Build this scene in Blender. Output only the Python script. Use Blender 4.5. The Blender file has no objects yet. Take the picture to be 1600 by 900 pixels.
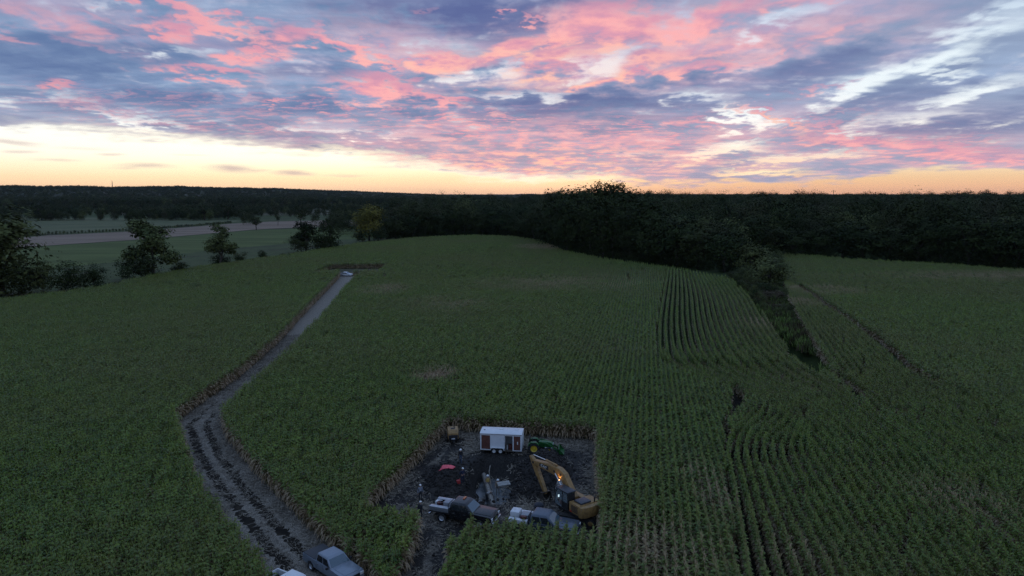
import bpy, bmesh, math, random
import numpy as np
from mathutils import Vector, Matrix, Euler
R = math.radians
C = bpy.context.scene.collection
scene = bpy.context.scene

# ------------------------------------------------------------------ camera
CAM_H, PITCH, FPX = 31.0, R(7.74), 1081.0          # metres, radians, focal length in photo pixels (1600 wide)
cam_d = bpy.data.cameras.new('camera')
cam_d.sensor_width = 36.0
cam_d.lens = 36.0 * FPX / 1600.0
cam_d.clip_start, cam_d.clip_end = 0.5, 40000.0
cam = bpy.data.objects.new('camera', cam_d); C.objects.link(cam)
cam.location = (0, 0, CAM_H); cam.rotation_euler = (R(90) - PITCH, 0, 0)
scene.camera = cam

def ray(px, py):
    cx, cy = (px - 800) / FPX, (py - 450) / FPX
    return (cx, math.cos(PITCH) - cy * math.sin(PITCH), -math.sin(PITCH) - cy * math.cos(PITCH))
def G(px, py, z=0.0):
    """point of the level z that the photo shows at a pixel (used to survey the place)"""
    d = ray(px, py); t = (z - CAM_H) / d[2]
    return (d[0] * t, d[1] * t)
def GY(px, y):
    """x of a thing seen at column px and standing at distance y"""
    return (px - 800) / FPX * (y * math.cos(PITCH) + CAM_H * math.sin(PITCH))

# ------------------------------------------------------------------ world: dusk sky with lit cloud layers
class NT:
    def __init__(s, tree): s.t = tree; s.n = tree.nodes; s.l = tree.links
    def put(s, sock, v):
        if hasattr(v, 'is_output'): s.l.new(v, sock)
        elif v is not None:
            if sock.type == 'RGBA' and len(v) == 3: v = (*v, 1)
            sock.default_value = v
    def node(s, typ, **kw):
        n = s.n.new(typ)
        for k, v in kw.items(): setattr(n, k, v)
        return n
    def math(s, op, a, b=None, c=None, clamp=False):
        n = s.node('ShaderNodeMath', operation=op, use_clamp=clamp)
        for i, v in enumerate((a, b, c)): s.put(n.inputs[i], v)
        return n.outputs[0]
    def vm(s, op, a, b=None):
        n = s.node('ShaderNodeVectorMath', operation=op)
        s.put(n.inputs[0], a)
        if b is not None: s.put(n.inputs[3] if op == 'SCALE' else n.inputs[1], b)
        return n.outputs['Value'] if op in ('LENGTH', 'DOT_PRODUCT', 'DISTANCE') else n.outputs[0]
    def noise(s, vec, scale=1, detail=4, rough=.55, dist=0, out=0, lac=2.0):
        n = s.node('ShaderNodeTexNoise'); s.put(n.inputs['Vector'], vec)
        for k, v in (('Scale', scale), ('Detail', detail), ('Roughness', rough), ('Distortion', dist), ('Lacunarity', lac)): s.put(n.inputs[k], v)
        return n.outputs[out]
    def mr(s, v, a, b, c=0.0, d=1.0, smooth=True):
        n = s.node('ShaderNodeMapRange', interpolation_type='SMOOTHSTEP' if smooth else 'LINEAR')
        for i, x in enumerate((v, a, b, c, d)): s.put(n.inputs[i], x)
        return n.outputs[0]
    def mix(s, f, a, b, mode='MIX', clampf=True):
        n = s.node('ShaderNodeMix', data_type='RGBA', blend_type=mode, clamp_factor=clampf)
        s.put(n.inputs[0], f); s.put(n.inputs[6], a); s.put(n.inputs[7], b)
        return n.outputs[2]
    def ramp(s, f, stops, interp='LINEAR'):
        n = s.node('ShaderNodeValToRGB'); n.color_ramp.interpolation = interp
        e = n.color_ramp.elements
        while len(e) < len(stops): e.new(0.5)
        for i, (p, c) in enumerate(stops):
            e[i].position = p; e[i].color = (*c, 1) if len(c) == 3 else c
        s.put(n.inputs[0], f); return n.outputs[0]
    def curve(s, f, pts):
        n = s.node('ShaderNodeFloatCurve'); cu = n.mapping.curves[0]
        n.mapping.extend = 'HORIZONTAL'
        while len(cu.points) < len(pts): cu.points.new(0.5, 0.5)
        for i, p in enumerate(pts): cu.points[i].location = p
        n.mapping.update(); s.put(n.inputs['Value'], f); return n.outputs[0]
    def comb(s, x, y, z=0.0):
        n = s.node('ShaderNodeCombineXYZ')
        for i, v in enumerate((x, y, z)): s.put(n.inputs[i], v)
        return n.outputs[0]
    def sep(s, v):
        n = s.node('ShaderNodeSeparateXYZ'); s.put(n.inputs[0], v); return n.outputs

world = bpy.data.worlds.new('World'); scene.world = world; world.use_nodes = True
# ---- noise in numpy, used to compute the cloud layers
_rs = np.random.RandomState(7)
_perm = _rs.permutation(1024).astype(np.int32)
_ga = _rs.rand(1024).astype(np.float32) * 2 * np.pi
_gx, _gy = np.cos(_ga), np.sin(_ga)
def pnoise(x, y):
    xi, yi = np.floor(x), np.floor(y); fx, fy = x - xi, y - yi
    xi = xi.astype(np.int32); yi = yi.astype(np.int32)
    u = fx * fx * fx * (fx * (fx * 6 - 15) + 10); v = fy * fy * fy * (fy * (fy * 6 - 15) + 10)
    p0, p1 = _perm[xi & 1023], _perm[(xi + 1) & 1023]
    def g(p, yy, ax, ay):
        h = _perm[(p + yy) & 1023]; return _gx[h] * ax + _gy[h] * ay
    a = g(p0, yi, fx, fy); b = g(p1, yi, fx - 1, fy); c = g(p0, yi + 1, fx, fy - 1); d = g(p1, yi + 1, fx - 1, fy - 1)
    return (a + u * (b - a) + v * ((c + u * (d - c)) - (a + u * (b - a)))) * 1.5
def fbm(x, y, oct=5, gain=.5, lac=2.03):
    s = 0; amp = 1; tot = 0
    for i in range(oct):
        s = s + amp * pnoise(x + 17.3 * i, y - 9.1 * i); tot += amp
        amp *= gain; x, y = x * lac, y * lac
    return s / tot
def sst(a, b, x):
    t = np.clip((x - a) / (b - a), 0, 1); return t * t * (3 - 2 * t)
def lerp(a, b, f):
    return np.asarray(a, np.float32) * (1 - f[..., None]) + np.asarray(b, np.float32) * f[..., None]

def sky_rgb(az, el):
    """radiance of the dusk sky towards (azimuth, elevation)"""
    f32 = np.float32; az = az.astype(f32); el = el.astype(f32)
    elp = np.maximum(el, 0)
    dz = np.sin(elp); ch = np.cos(elp); inv = 1 / (dz + .10)
    X, Y = np.sin(az) * ch * inv, np.cos(az) * ch * inv           # the flat cloud deck in perspective
    def aepx(px, py):
        r = ray(px, py); l = math.sqrt(r[0]**2 + r[1]**2 + r[2]**2); return math.atan2(r[0], r[1]), math.asin(r[2] / l)
    w1x, w1y = fbm(X * .9, Y * .9, 5, .55), fbm(X * .9 + 31, Y * .9 + 5, 5, .55)
    Xw, Yw = X + .22 * w1x, Y + .22 * w1y
    n_big = fbm(Xw * .75 + 3, Yw * .75, 4)
    n_mid = fbm(Xw * 2.2 + 8, Yw * 1.7 + 1, 6, .54)
    n_fin = fbm(Xw * 5.0 - 5, Yw * 4.0 + 9, 6, .54)
    n_str = fbm(X * 1.6 + 40 + .5 * w1x, Y * 6.5 + 3 + 1.0 * w1y, 6, .56)      # streaks lying across the view
    rip = fbm(X * 7 + 2 + 2 * n_mid, Y * 15 + 2 * n_fin, 4, .55)
    hs = .16 + 2.4 * np.minimum(elp, .35)
    n_vf = fbm(X * 12 + 50, Y * 10 - 20, 4, .55)
    A = az + hs * (.06 * w1x + .09 * n_fin + .06 * n_vf); E = el + hs * (.025 * w1y + .045 * n_mid + .035 * n_fin + .02 * n_vf)
    def blobs(lst, soft=.25, a=None, e=None):
        a = A if a is None else a; e = E if e is None else e
        acc = np.zeros_like(az)
        for (px, py, rx, ry, rot, w) in lst:
            a0, e0 = aepx(px, py); c, s = math.cos(R(rot)), math.sin(R(rot))
            m = np.abs(az - a0) < (rx * 2 + 120) / FPX
            m &= np.abs(el - e0) < (max(ry, rx * abs(s)) * 2 + 60) / FPX
            if not m.any(): continue
            da, de = a[m] - a0, e[m] - e0
            l = np.sqrt(((c * da + s * de) * FPX / rx) ** 2 + ((-s * da + c * de) * FPX / ry) ** 2)
            acc[m] = np.maximum(acc[m], w * (1 - sst(soft, 1.3, l)))
        return acc
    def ramp(v, stops):
        xs = [p for p, _ in stops]
        return np.stack([np.interp(v, xs, [c[k] for _, c in stops]) for k in range(3)], -1).astype(f32)
    # clear air behind the clouds
    D = R(1)
    clear = ramp(elp / D, [(0, (.92, .54, .34)), (.5, (1.0, .63, .39)), (1.2, (1.0, .74, .46)), (2.0, (1.04, .92, .66)), (2.8, (1.10, 1.04, .88)), (4.0, (1.12, 1.12, 1.04)), (6.5, (.95, 1.03, 1.06)),
                           (10, (.86, .98, 1.05)), (16, (.50, .68, .92)), (28, (.30, .46, .76)), (90, (.20, .33, .62))])
    glow = blobs([(600, 250, 700, 70, 3, 1.0), (860, 284, 320, 26, 0, 1.0)], 0, az, el)
    clear = clear + glow[..., None] * np.array((.30, .24, .12), f32)
    warm = sst(R(-4), R(12), az) * sst(6 * D, 2 * D, elp)
    clear = clear * (1 - warm[..., None] * np.array((.02, .13, .20), f32))
    away = sst(R(38), R(125), np.abs(az))
    cool = ramp(elp / D, [(0, (.36, .34, .44)), (6, (.34, .38, .52)), (25, (.26, .38, .62)), (90, (.20, .33, .62))])
    clear = clear * (1 - .85 * away[..., None]) + cool * (.85 * away[..., None])
    # lower edge of the deck, by azimuth
    ep = [aepx(px, py) for px, py in ((-300, 190), (0, 203), (200, 213), (400, 230), (560, 246), (660, 262), (760, 276), (830, 283), (930, 278), (1030, 287), (1200, 288), (1330, 282), (1420, 268), (1540, 264), (1620, 272), (1900, 280))]
    edge = np.interp(az, [p[0] for p in ep], [p[1] for p in ep]).astype(f32)
    wob = .55 * fbm(az * 8, el * 70, 5, .6) + .35 * fbm(az * 30, el * 160 + 5, 3, .6)
    above = el - edge + wob * R(1.5)
    deck = sst(-.15 * D, .5 * D, above)
    # deck colours
    sh = sst(-.40, .45, .60 * n_big + .25 * n_str + .25 * n_fin + .2 * n_mid)
    dk = lerp((.135, .225, .42), (.29, .41, .60), sh)
    low = sst(8.0 * D, 2.2 * D, elp)
    dk = dk * (1 - .6 * low[..., None]) + np.array((.50, .41, .50), f32) * (.6 * low[..., None])
    rgt = sst(R(2), R(26), az) * .55
    dk = dk * (1 - rgt[..., None]) + np.array((.36, .43, .60), f32) * rgt[..., None]
    dark = blobs([(735, 25, 165, 58, -8, 1.0), (830, 20, 90, 44, 30, .9), (640, 0, 130, 40, 0, .8), (1000, 160, 150, 22, -4, .6), (850, 165, 160, 22, 4, .7), (1250, 120, 130, 26, 10, .7), (1130, 130, 150, 20, 4, .5), (430, 160, 220, 22, 0, .35),
                  (1480, 200, 240, 26, 4, .55), (1400, 160, 200, 20, 8, .5), (60, 115, 190, 44, 0, .35), (330, 60, 120, 20, 0, .3), (470, 105, 90, 16, -6, .4), (150, 85, 190, 22, 0, .3)], .1)
    dk = lerp_arr(dk, (.085, .11, .31), .85 * dark)
    hi = sst(14 * D, 24 * D, elp)
    dk = lerp_arr(dk, (.235, .375, .68), .85 * hi)
    thin = sst(-.3, .6, .6 * n_mid + .30 * n_str + .2 * n_big) * .7 * (1 - .8 * dark)
    thin_c = lerp((.40, .54, .80), (.78, .68, .74), low)
    dk = dk * (1 - thin[..., None]) + thin_c * thin[..., None]
    # openings
    gaps = blobs([(1345, 138, 70, 24, 10, 1.0), (1375, 120, 60, 14, 30, .8), (1478, 92, 90, 26, 18, .85), (1545, 50, 90, 28, 16, .8), (1600, 15, 70, 24, 16, .75), (1470, 118, 50, 12, 0, .8), (1420, 180, 110, 14, 10, .45), (1290, 165, 60, 14, 20, .5), (1150, 182, 44, 22, -30, .95), (1175, 195, 50, 12, 0, .8),
                  (1140, 232, 70, 12, 2, .95), (1240, 246, 130, 8, 4, .9), (1190, 270, 90, 7, 0, .95), (1060, 252, 60, 6, 0, .5), (1010, 240, 80, 9, 0, .45), (775, 108, 60, 18, 8, .8), (735, 122, 60, 10, 0, .5), (950, 84, 70, 20, 14, .8), (905, 95, 40, 24, 20, .7), (690, 60, 60, 16, 0, .25),
                  (288, 76, 60, 12, 0, .5), (1230, 30, 70, 14, 16, .7), (1165, 100, 60, 12, 10, .35), (210, 182, 130, 8, -4, .5), (60, 150, 120, 12, 0, .3), (340, 190, 120, 6, 0, .35),
                  (560, 205, 160, 8, -4, .4), (830, 146, 110, 10, 0, .5), (1090, 145, 50, 12, 0, .5), (1540, 135, 90, 14, 10, .6), (1570, 190, 60, 8, 0, .4), (200, 5, 60, 10, 0, .3), (700, 262, 60, 6, -4, .6), (820, 282, 60, 6, 0, .6)], 0)
    gap = sst(.05, .95, gaps + .50 * n_mid + .55 * n_fin + .25 * n_str + .2 * n_vf - .02) 
    # rose-lit bellies
    pink = blobs([(70, 10, 170, 26, -8, .55), (150, 28, 80, 16, -8, .6), (300, 12, 150, 17, -10, .95), (380, 40, 50, 10, -26, .75), (100, 62, 150, 9, -5, .5), (280, 42, 44, 17, 6, 1.0), (381, 82, 42, 14, -4, 1.0), (300, 32, 60, 8, 0, .5),
                  (330, 112, 94, 10, 0, .9), (75, 132, 24, 8, 10, .85), (595, 141, 112, 19, -5, 1.0), (660, 150, 60, 12, -8, .9), (702, 158, 42, 12, -6, .95), (450, 60, 60, 22, 14, .95), (530, 74, 90, 22, -12, 1.0), (590, 98, 70, 18, -24, .9),
                  (690, 98, 90, 26, 0, 1.0), (790, 74, 110, 16, 18, 1.0), (870, 92, 150, 30, 6, .95), (870, 55, 60, 24, 40, 1.0), (950, 40, 130, 46, 0, 1.0), (1090, 30, 150, 30, 4, .9), (1010, 85, 120, 24, 8, .85), (1230, 10, 130, 14, 8, .7),
                  (930, 122, 70, 11, 12, 1.0), (985, 108, 60, 10, 8, 1.0), (1080, 106, 190, 14, 4, .85), (1205, 186, 74, 10, -24, 1.0), (1155, 168, 24, 9, -20, .9), (1085, 192, 70, 9, -3, .8), (1280, 140, 60, 7, 0, .6), (1130, 70, 170, 20, 10, .7), (1270, 60, 120, 10, 14, .6),
                  (430, 160, 14, 6, -10, .8), (120, 160, 50, 7, 0, .6), (200, 150, 50, 5, 0, .5), (270, 150, 30, 5, 0, .5), (150, 172, 70, 5, 0, .6), (390, 172, 60, 5, 0, .5), (380, 145, 50, 6, 0, .4),
                  (1420, 230, 260, 13, -6, .85), (1330, 214, 140, 9, -14, .8), (1540, 246, 150, 9, -4, .8), (1480, 215, 150, 6, -4, .5), (850, 60, 16, 8, 0, .8), (790, 22, 14, 7, 0, .8), (840, 24, 24, 8, 0, .7), (675, 32, 30, 5, 0, .4)], .2)
    pn = pink + .40 * n_fin + .34 * n_mid + .12 * n_vf + .02
    pm = .82 * sst(.05, 1.15, pn) + .14 * sst(.40, .95, pn + .15 * n_vf)
    wash = blobs([(900, 75, 440, 85, 0, .85), (850, 245, 460, 80, 0, 1.0), (1300, 230, 400, 50, -6, .6), (150, 20, 320, 60, -6, .35), (1150, 55, 300, 70, 0, .62), (560, 120, 300, 60, -6, .2), (1250, 180, 260, 50, 0, .25)], 0)
    pm = np.maximum(pm, wash * (1 - dark) * sst(-.42, .38, n_mid + .6 * n_fin + .25 * n_vf))
    dz_ = blobs([(760, 205, 260, 44, -5, 1.0), (930, 225, 330, 50, 0, 1.0), (560, 178, 220, 26, -6, .7), (330, 185, 300, 34, -3, .55), (1150, 205, 260, 40, 0, .55), (830, 260, 230, 26, 0, .9)], .2, az, el)
    dap = sst(-.16, .34, rip + .35 * n_str + .35 * n_fin - .05) * dz_ * .9
    up = sst(.0, .35, .5 * n_mid + .4 * n_str + .3 * n_big) * sst(14 * D, 20 * D, elp) * sst(40 * D, 20 * D, elp) * (.22 - .15 * away)      # the same goes on above the frame
    pm = np.maximum(pm, np.maximum(dap, up))
    hot = blobs([(860, 100, 260, 60, 0, .8), (950, 115, 110, 18, 10, 1.0), (1205, 186, 90, 14, -24, 1.0), (850, 262, 340, 44, 0, .95), (690, 98, 120, 34, 0, .6), (960, 70, 130, 40, 0, .6)], 0)
    rel = sst(-.40, .40, n_fin + .5 * n_mid + .4 * n_vf)
    pc = lerp((.80, .34, .46), (1.10, .48, .48), rel)
    dim = sst(R(-14), R(-34), az) * .55
    pc = lerp_arr(pc, (.62, .30, .42), dim)
    pc = lerp_arr(pc, (1.15, .66, .46), hot * sst(-.25, .5, n_fin + .4 * n_mid + .4 * n_vf))
    lens = blobs([(232, 259, 42, 4, 0, .75), (362, 263, 38, 7, -3, .95), (395, 266, 26, 3, 0, .6), (458, 270, 34, 5, -3, .9), (172, 241, 20, 2.5, 0, .6), (20, 222, 34, 4, -6, .7), (30, 237, 22, 3, 0, .6), (470, 241, 30, 4, 0, .5),
                  (620, 262, 50, 3, 0, .4), (90, 250, 30, 2.2, 0, .5), (200, 262, 24, 2.2, 0, .5), (540, 274, 40, 2.2, 0, .4), (130, 232, 40, 3, 0, .3), (300, 243, 30, 2, 0, .35)], 0, az + .012 * n_fin, el + .0025 * n_mid)
    col = lerp_arr(clear, (.62, .47, .46), .8 * lens)
    cover = deck * (1 - gap)
    col = col * (1 - cover[..., None]) + dk * cover[..., None]
    f = pm * deck * (1 - .6 * gap)
    col = col * (1 - f[..., None]) + pc * f[..., None]
    spot = blobs([(828, 281, 70, 7, 0, .9), (760, 276, 40, 5, 0, .6), (930, 277, 60, 5, 0, .7), (560, 240, 90, 9, -6, .6), (660, 256, 60, 7, -6, .6), (1185, 270, 60, 5, 0, .7)], 0)
    col = lerp_arr(col, (1.25, 1.05, .72), spot)
    rim = sst(-.5 * D, .1 * D, above) * sst(1.0 * D, .2 * D, above) * sst(R(27), R(12), np.abs(az + R(14)))
    col = lerp_arr(col, (1.2, 1.1, .88), .5 * rim)
    return np.maximum(col, 0)
def lerp_arr(a, c, f):
    return a * (1 - f[..., None]) + np.asarray(c, np.float32) * f[..., None]

def sky_image(name, w, h, azr, elr, p_el):
    u = (np.arange(w, dtype=np.float32) + .5) / w; v = (np.arange(h, dtype=np.float32) + .5) / h
    A, E = np.meshgrid((u * 2 - 1) * azr, elr * v ** p_el)
    buf = np.ones((h, w, 4), np.float32); buf[..., :3] = sky_rgb(A, E)
    im = bpy.data.images.new(name, w, h, float_buffer=True, is_data=True)
    im.colorspace_settings.name = 'Non-Color'
    im.pixels.foreach_set(buf.ravel()); im.update(); im.pack()
    return im
def build_sky():
    t = NT(world.node_tree); t.n.clear()
    out = t.node('ShaderNodeOutputWorld'); bg = t.node('ShaderNodeBackground')
    t.l.new(bg.outputs[0], out.inputs[0])
    d = t.vm('NORMALIZE', t.node('ShaderNodeTexCoord').outputs['Generated']); dx, dy, dz = t.sep(d)
    az = t.math('ARCTAN2', dx, dy); el = t.math('ARCSINE', dz); elp = t.math('MAXIMUM', el, 0.0)
    def look(im, azr, elr, p_el):
        n = t.node('ShaderNodeTexImage', image=im, extension='EXTEND', interpolation='Linear')
        v = t.math('POWER', t.math('DIVIDE', elp, elr), 1 / p_el)
        t.put(n.inputs[0], t.comb(t.math('ADD', t.math('MULTIPLY', az, .5 / azr), .5), v, 0.0)); return n.outputs[0]
    whole = look(sky_image('sky_whole', 1024, 256, math.pi, math.pi / 2, 2.0), math.pi, math.pi / 2, 2.0)
    front = look(sky_image('sky_west', 2048, 512, R(48), R(20), 1.35), R(48), R(20), 1.35)      # the same sky, finer towards the afterglow
    f = t.math('MULTIPLY', t.mr(t.math('ABSOLUTE', az), R(47), R(42)), t.mr(elp, R(19.5), R(17)))
    col = t.mix(f, whole, front)
    nis = t.node('ShaderNodeTexSky', sky_type='NISHITA'); nis.sun_disc = False
    nis.sun_elevation = R(1.0); nis.sun_rotation = R(4.0); nis.altitude = 200
    col = t.mix(.05, col, t.vm('SCALE', nis.outputs[0], .05))
    col = t.mix(t.mr(el, R(-.3), R(-2.5)), col, (.02, .025, .02))
    t.put(bg.inputs[0], col); bg.inputs[1].default_value = 1.0
build_sky()
world.cycles.sampling_method = 'MANUAL'; world.cycles.sample_map_resolution = 512

# ------------------------------------------------------------------ sun: already at the horizon behind the wood, only a trace of it left
sun_d = bpy.data.lights.new('sun', 'SUN'); sun_d.energy = 0.06; sun_d.angle = R(12); sun_d.color = (1.0, .62, .42)
sun = bpy.data.objects.new('sun', sun_d); C.objects.link(sun)
sun.rotation_euler = Vector((-math.sin(R(4)), -math.cos(R(4)), -math.tan(R(1.0)))).to_track_quat('-Z', 'Y').to_euler()

scene.view_settings.view_transform = 'Standard'; scene.view_settings.look = 'None'
scene.view_settings.exposure = 0.0; scene.view_settings.gamma = 1.0; scene.view_settings.use_curve_mapping = False
scene.cycles.max_bounces = 5; scene.cycles.diffuse_bounces = 3; scene.cycles.glossy_bounces = 2; scene.cycles.transmission_bounces = 3
scene.cycles.transparent_max_bounces = 6; scene.cycles.use_denoising = True; scene.cycles.denoiser = 'OPENIMAGEDENOISE'; scene.cycles.denoising_input_passes = 'RGB_ALBEDO_NORMAL'; scene.cycles.denoising_prefilter = 'NONE'

# ------------------------------------------------------------------ helpers
def tag(o, label=None, cat=None, group=None, kind=None):
    if label: o['label'] = label
    if cat: o['category'] = cat
    if group: o['group'] = group
    if kind: o['kind'] = kind
    return o
def thing(name, label, cat, loc=(0, 0, 0), rz=0.0, group=None):
    o = bpy.data.objects.new(name, None); C.objects.link(o); o.empty_display_size = .3
    o.location = loc; o.rotation_euler = (0, 0, rz)
    return tag(o, label, cat, group)
def link_mesh(name, me, parent=None, mat=None, loc=None):
    o = bpy.data.objects.new(name, me); C.objects.link(o); o.parent = parent
    if mat is not None and not me.materials: me.materials.append(mat)
    if loc is not None: o.location = loc
    return o
def copy_tree(o, parent=None):
    c = o.copy(); C.objects.link(c); c.parent = parent
    for ch in list(o.children): copy_tree(ch, c)
    return c
def raw_mesh(name, V, F, mats=(), smooth=False, attr=None, midx=None):
    me = bpy.data.meshes.new(name)
    V = np.asarray(V, np.float32); F = np.asarray(F, np.int32)
    n, k = F.shape
    me.vertices.add(len(V)); me.vertices.foreach_set('co', V.ravel())
    me.loops.add(n * k); me.loops.foreach_set('vertex_index', F.ravel())
    me.polygons.add(n); me.polygons.foreach_set('loop_start', np.arange(0, n * k, k, dtype=np.int32))
    me.polygons.foreach_set('loop_total', np.full(n, k, np.int32))
    if midx is not None: me.polygons.foreach_set('material_index', np.asarray(midx, np.int32))
    me.update(calc_edges=True)
    if smooth: me.polygons.foreach_set('use_smooth', np.ones(n, bool))
    for m in mats: me.materials.append(m)
    if attr is not None:
        for an, av in attr.items():
            a = me.attributes.new(an, 'FLOAT', 'POINT'); a.data.foreach_set('value', np.asarray(av, np.float32))
    return me

class MB:
    """collects shapes into one mesh"""
    def __init__(s): s.bm = bmesh.new(); s.mi = 0
    def _faces(s, vs, fs):
        vv = [s.bm.verts.new(v) for v in vs]
        for f in fs:
            try: s.bm.faces.new([vv[i] for i in f]).material_index = s.mi
            except ValueError: pass
        return vv
    def box(s, c, d, rot=None):
        h = [x / 2 for x in d]; M = Euler(rot).to_matrix() if rot else None; vs = []
        for z in (-1, 1):
            for x, y in ((-1, -1), (1, -1), (1, 1), (-1, 1)):
                v = Vector((x * h[0], y * h[1], z * h[2]))
                if M: v = M @ v
                vs.append(v + Vector(c))
        s._faces(vs, [(3, 2, 1, 0), (4, 5, 6, 7), (0, 1, 5, 4), (1, 2, 6, 5), (2, 3, 7, 6), (3, 0, 4, 7)]); return s
    def prism(s, prof, y0, y1, plane='xz'):
        n = len(prof)
        def p(a, b, y): return (a, y, b) if plane == 'xz' else ((a, b, y) if plane == 'xy' else (y, a, b))
        vs = [p(a, b, y0) for a, b in prof] + [p(a, b, y1) for a, b in prof]
        s._faces(vs, [tuple(range(n))[::-1], tuple(range(n, 2 * n))] + [(i, (i + 1) % n, n + (i + 1) % n, n + i) for i in range(n)]); return s
    def cyl(s, p0, p1, r0, r1=None, n=12, caps=True):
        r1 = r0 if r1 is None else r1
        p0, p1 = Vector(p0), Vector(p1); ax = (p1 - p0).normalized()
        u = ax.orthogonal().normalized(); w = ax.cross(u); vs = []
        for p, r in ((p0, r0), (p1, r1)):
            for i in range(n):
                a = 2 * math.pi * i / n; vs.append(p + (u * math.cos(a) + w * math.sin(a)) * r)
        fs = [(i, (i + 1) % n, n + (i + 1) % n, n + i) for i in range(n)]
        if caps: fs += [tuple(range(n))[::-1], tuple(range(n, 2 * n))]
        s._faces(vs, fs); return s
    def tube(s, pts, r, n=6):
        for a, b in zip(pts, pts[1:]): s.cyl(a, b, r, r, n)
        return s
    def loft(s, rings, caps=True):
        n = len(rings[0]); vs = [v for r in rings for v in r]; fs = []
        for k in range(len(rings) - 1):
            for i in range(n): fs.append((k * n + i, k * n + (i + 1) % n, (k + 1) * n + (i + 1) % n, (k + 1) * n + i))
        if caps: fs += [tuple(range(n))[::-1], tuple(range((len(rings) - 1) * n, len(rings) * n))]
        s._faces(vs, fs); return s
    def quad(s, a, b, c, d, thick=0.0):
        if not thick: s._faces([a, b, c, d], [(0, 1, 2, 3)])
        else:
            nn = (Vector(b) - Vector(a)).cross(Vector(d) - Vector(a)).normalized() * thick
            lo = [Vector(v) - nn for v in (a, b, c, d)]; hi = [Vector(v) + nn for v in (a, b, c, d)]
            s._faces(lo + hi, [(3, 2, 1, 0), (4, 5, 6, 7), (0, 1, 5, 4), (1, 2, 6, 5), (2, 3, 7, 6), (3, 0, 4, 7)])
        return s
    def build(s, name, mat, parent=None, bevel=0.0, smooth=False, seg=2):
        bm = s.bm
        bmesh.ops.recalc_face_normals(bm, faces=bm.faces)
        if bevel:
            ed = [e for e in bm.edges if len(e.link_faces) == 2 and e.calc_face_angle(0) > R(25)]
            bmesh.ops.bevel(bm, geom=ed, offset=bevel, segments=seg, profile=.6, affect='EDGES', clamp_overlap=True)
        me = bpy.data.meshes.new(name); bm.to_mesh(me); bm.free()
        if smooth or bevel:
            for p in me.polygons: p.use_smooth = True
            try: me.set_sharp_from_angle(angle=R(35))
            except Exception: pass
        for m in (mat if isinstance(mat, (list, tuple)) else [mat]): me.materials.append(m)
        return link_mesh(name, me, parent)

# ------------------------------------------------------------------ materials
MATS = {}
def mat(name, col, rough=.6, metal=0.0, var=.15, scale=3.0, bump=0.0, dirt=0.0, spec=.5, coat=0.0):
    """painted / rubber / cloth surface: base colour broken up by noise, with dust of its own shape"""
    if name in MATS: return MATS[name]
    m = bpy.data.materials.new(name); m.use_nodes = True; t = NT(m.node_tree); p = t.n['Principled BSDF']
    tc = t.node('ShaderNodeTexCoord').outputs['Object']
    n = t.noise(tc, scale, 5, .6)
    c = t.mix(t.mr(n, .3, .7), tuple(x * (1 - var) for x in col), tuple(min(1, x * (1 + var)) for x in col))
    if dirt:
        d = t.mr(t.noise(tc, scale * 1.7, 6, .65), .5, .72, 0, dirt)
        c = t.mix(d, c, (.11, .085, .06))
    t.put(p.inputs['Base Color'], c); p.inputs['Roughness'].default_value = rough; p.inputs['Metallic'].default_value = metal
    p.inputs['Specular IOR Level'].default_value = spec
    if coat: p.inputs['Coat Weight'].default_value = coat
    if bump:
        b = t.node('ShaderNodeBump'); b.inputs['Strength'].default_value = bump; t.put(b.inputs['Height'], t.noise(tc, scale * 8, 4, .6)); t.l.new(b.outputs[0], p.inputs['Normal'])
    MATS[name] = m; return m
def inpoly(x, y, poly):
    ins = np.zeros(x.shape, bool); n = len(poly); j = n - 1
    for i in range(n):
        xi, yi = poly[i]; xj, yj = poly[j]
        if yi != yj: ins ^= ((yi > y) != (yj > y)) & (x < (xj - xi) * (y - yi) / (yj - yi) + xi)
        j = i
    return ins
def polydist(x, y, pts, closed=False):
    best = np.full(x.shape, 1e9); P = list(pts) + ([pts[0]] if closed else [])
    for (ax, ay), (bx, by) in zip(P, P[1:]):
        dx, dy = bx - ax, by - ay; L = dx * dx + dy * dy + 1e-9
        s = np.clip(((x - ax) * dx + (y - ay) * dy) / L, 0, 1)
        best = np.minimum(best, np.hypot(x - ax - s * dx, y - ay - s * dy))
    return best

# ------------------------------------------------------------------ survey of the place
ROWDIR = R(11.0)
RU = (math.sin(ROWDIR), math.cos(ROWDIR)); RN = (math.cos(ROWDIR), -math.sin(ROWDIR))
CORN = 2.62
gt = lambda pts, z=0.0: [G(px, py, z) for px, py in pts]
# the field's far rim (seen along the tops of the corn)
RIM = gt([(-260, 500), (0, 465), (100, 453), (160, 445), (250, 425), (330, 412), (450, 396), (560, 379), (650, 370), (740, 366), (800, 368), (850, 376), (884, 391), (960, 404), (1050, 416), (1140, 431)], CORN)
BANK_L = gt([(1140, 431), (1166, 452), (1184, 472), (1203, 503), (1236, 545), (1275, 577)], CORN) + [G(1308, 592)]
BANK_R = gt([(1218, 401), (1222, 425), (1226, 450), (1238, 482), (1262, 524), (1294, 570), (1308, 592)])
WOOD_R = gt([(1218, 401), (1330, 403), (1450, 409), (1600, 419), (1800, 436), (2100, 455)], CORN)
FIELD = RIM + BANK_L[1:] + [G(1300, 596, 0)] + BANK_R[::-1][1:] + WOOD_R[1:] + [(190, 42), (-110, 42), (-230, 110)]
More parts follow.
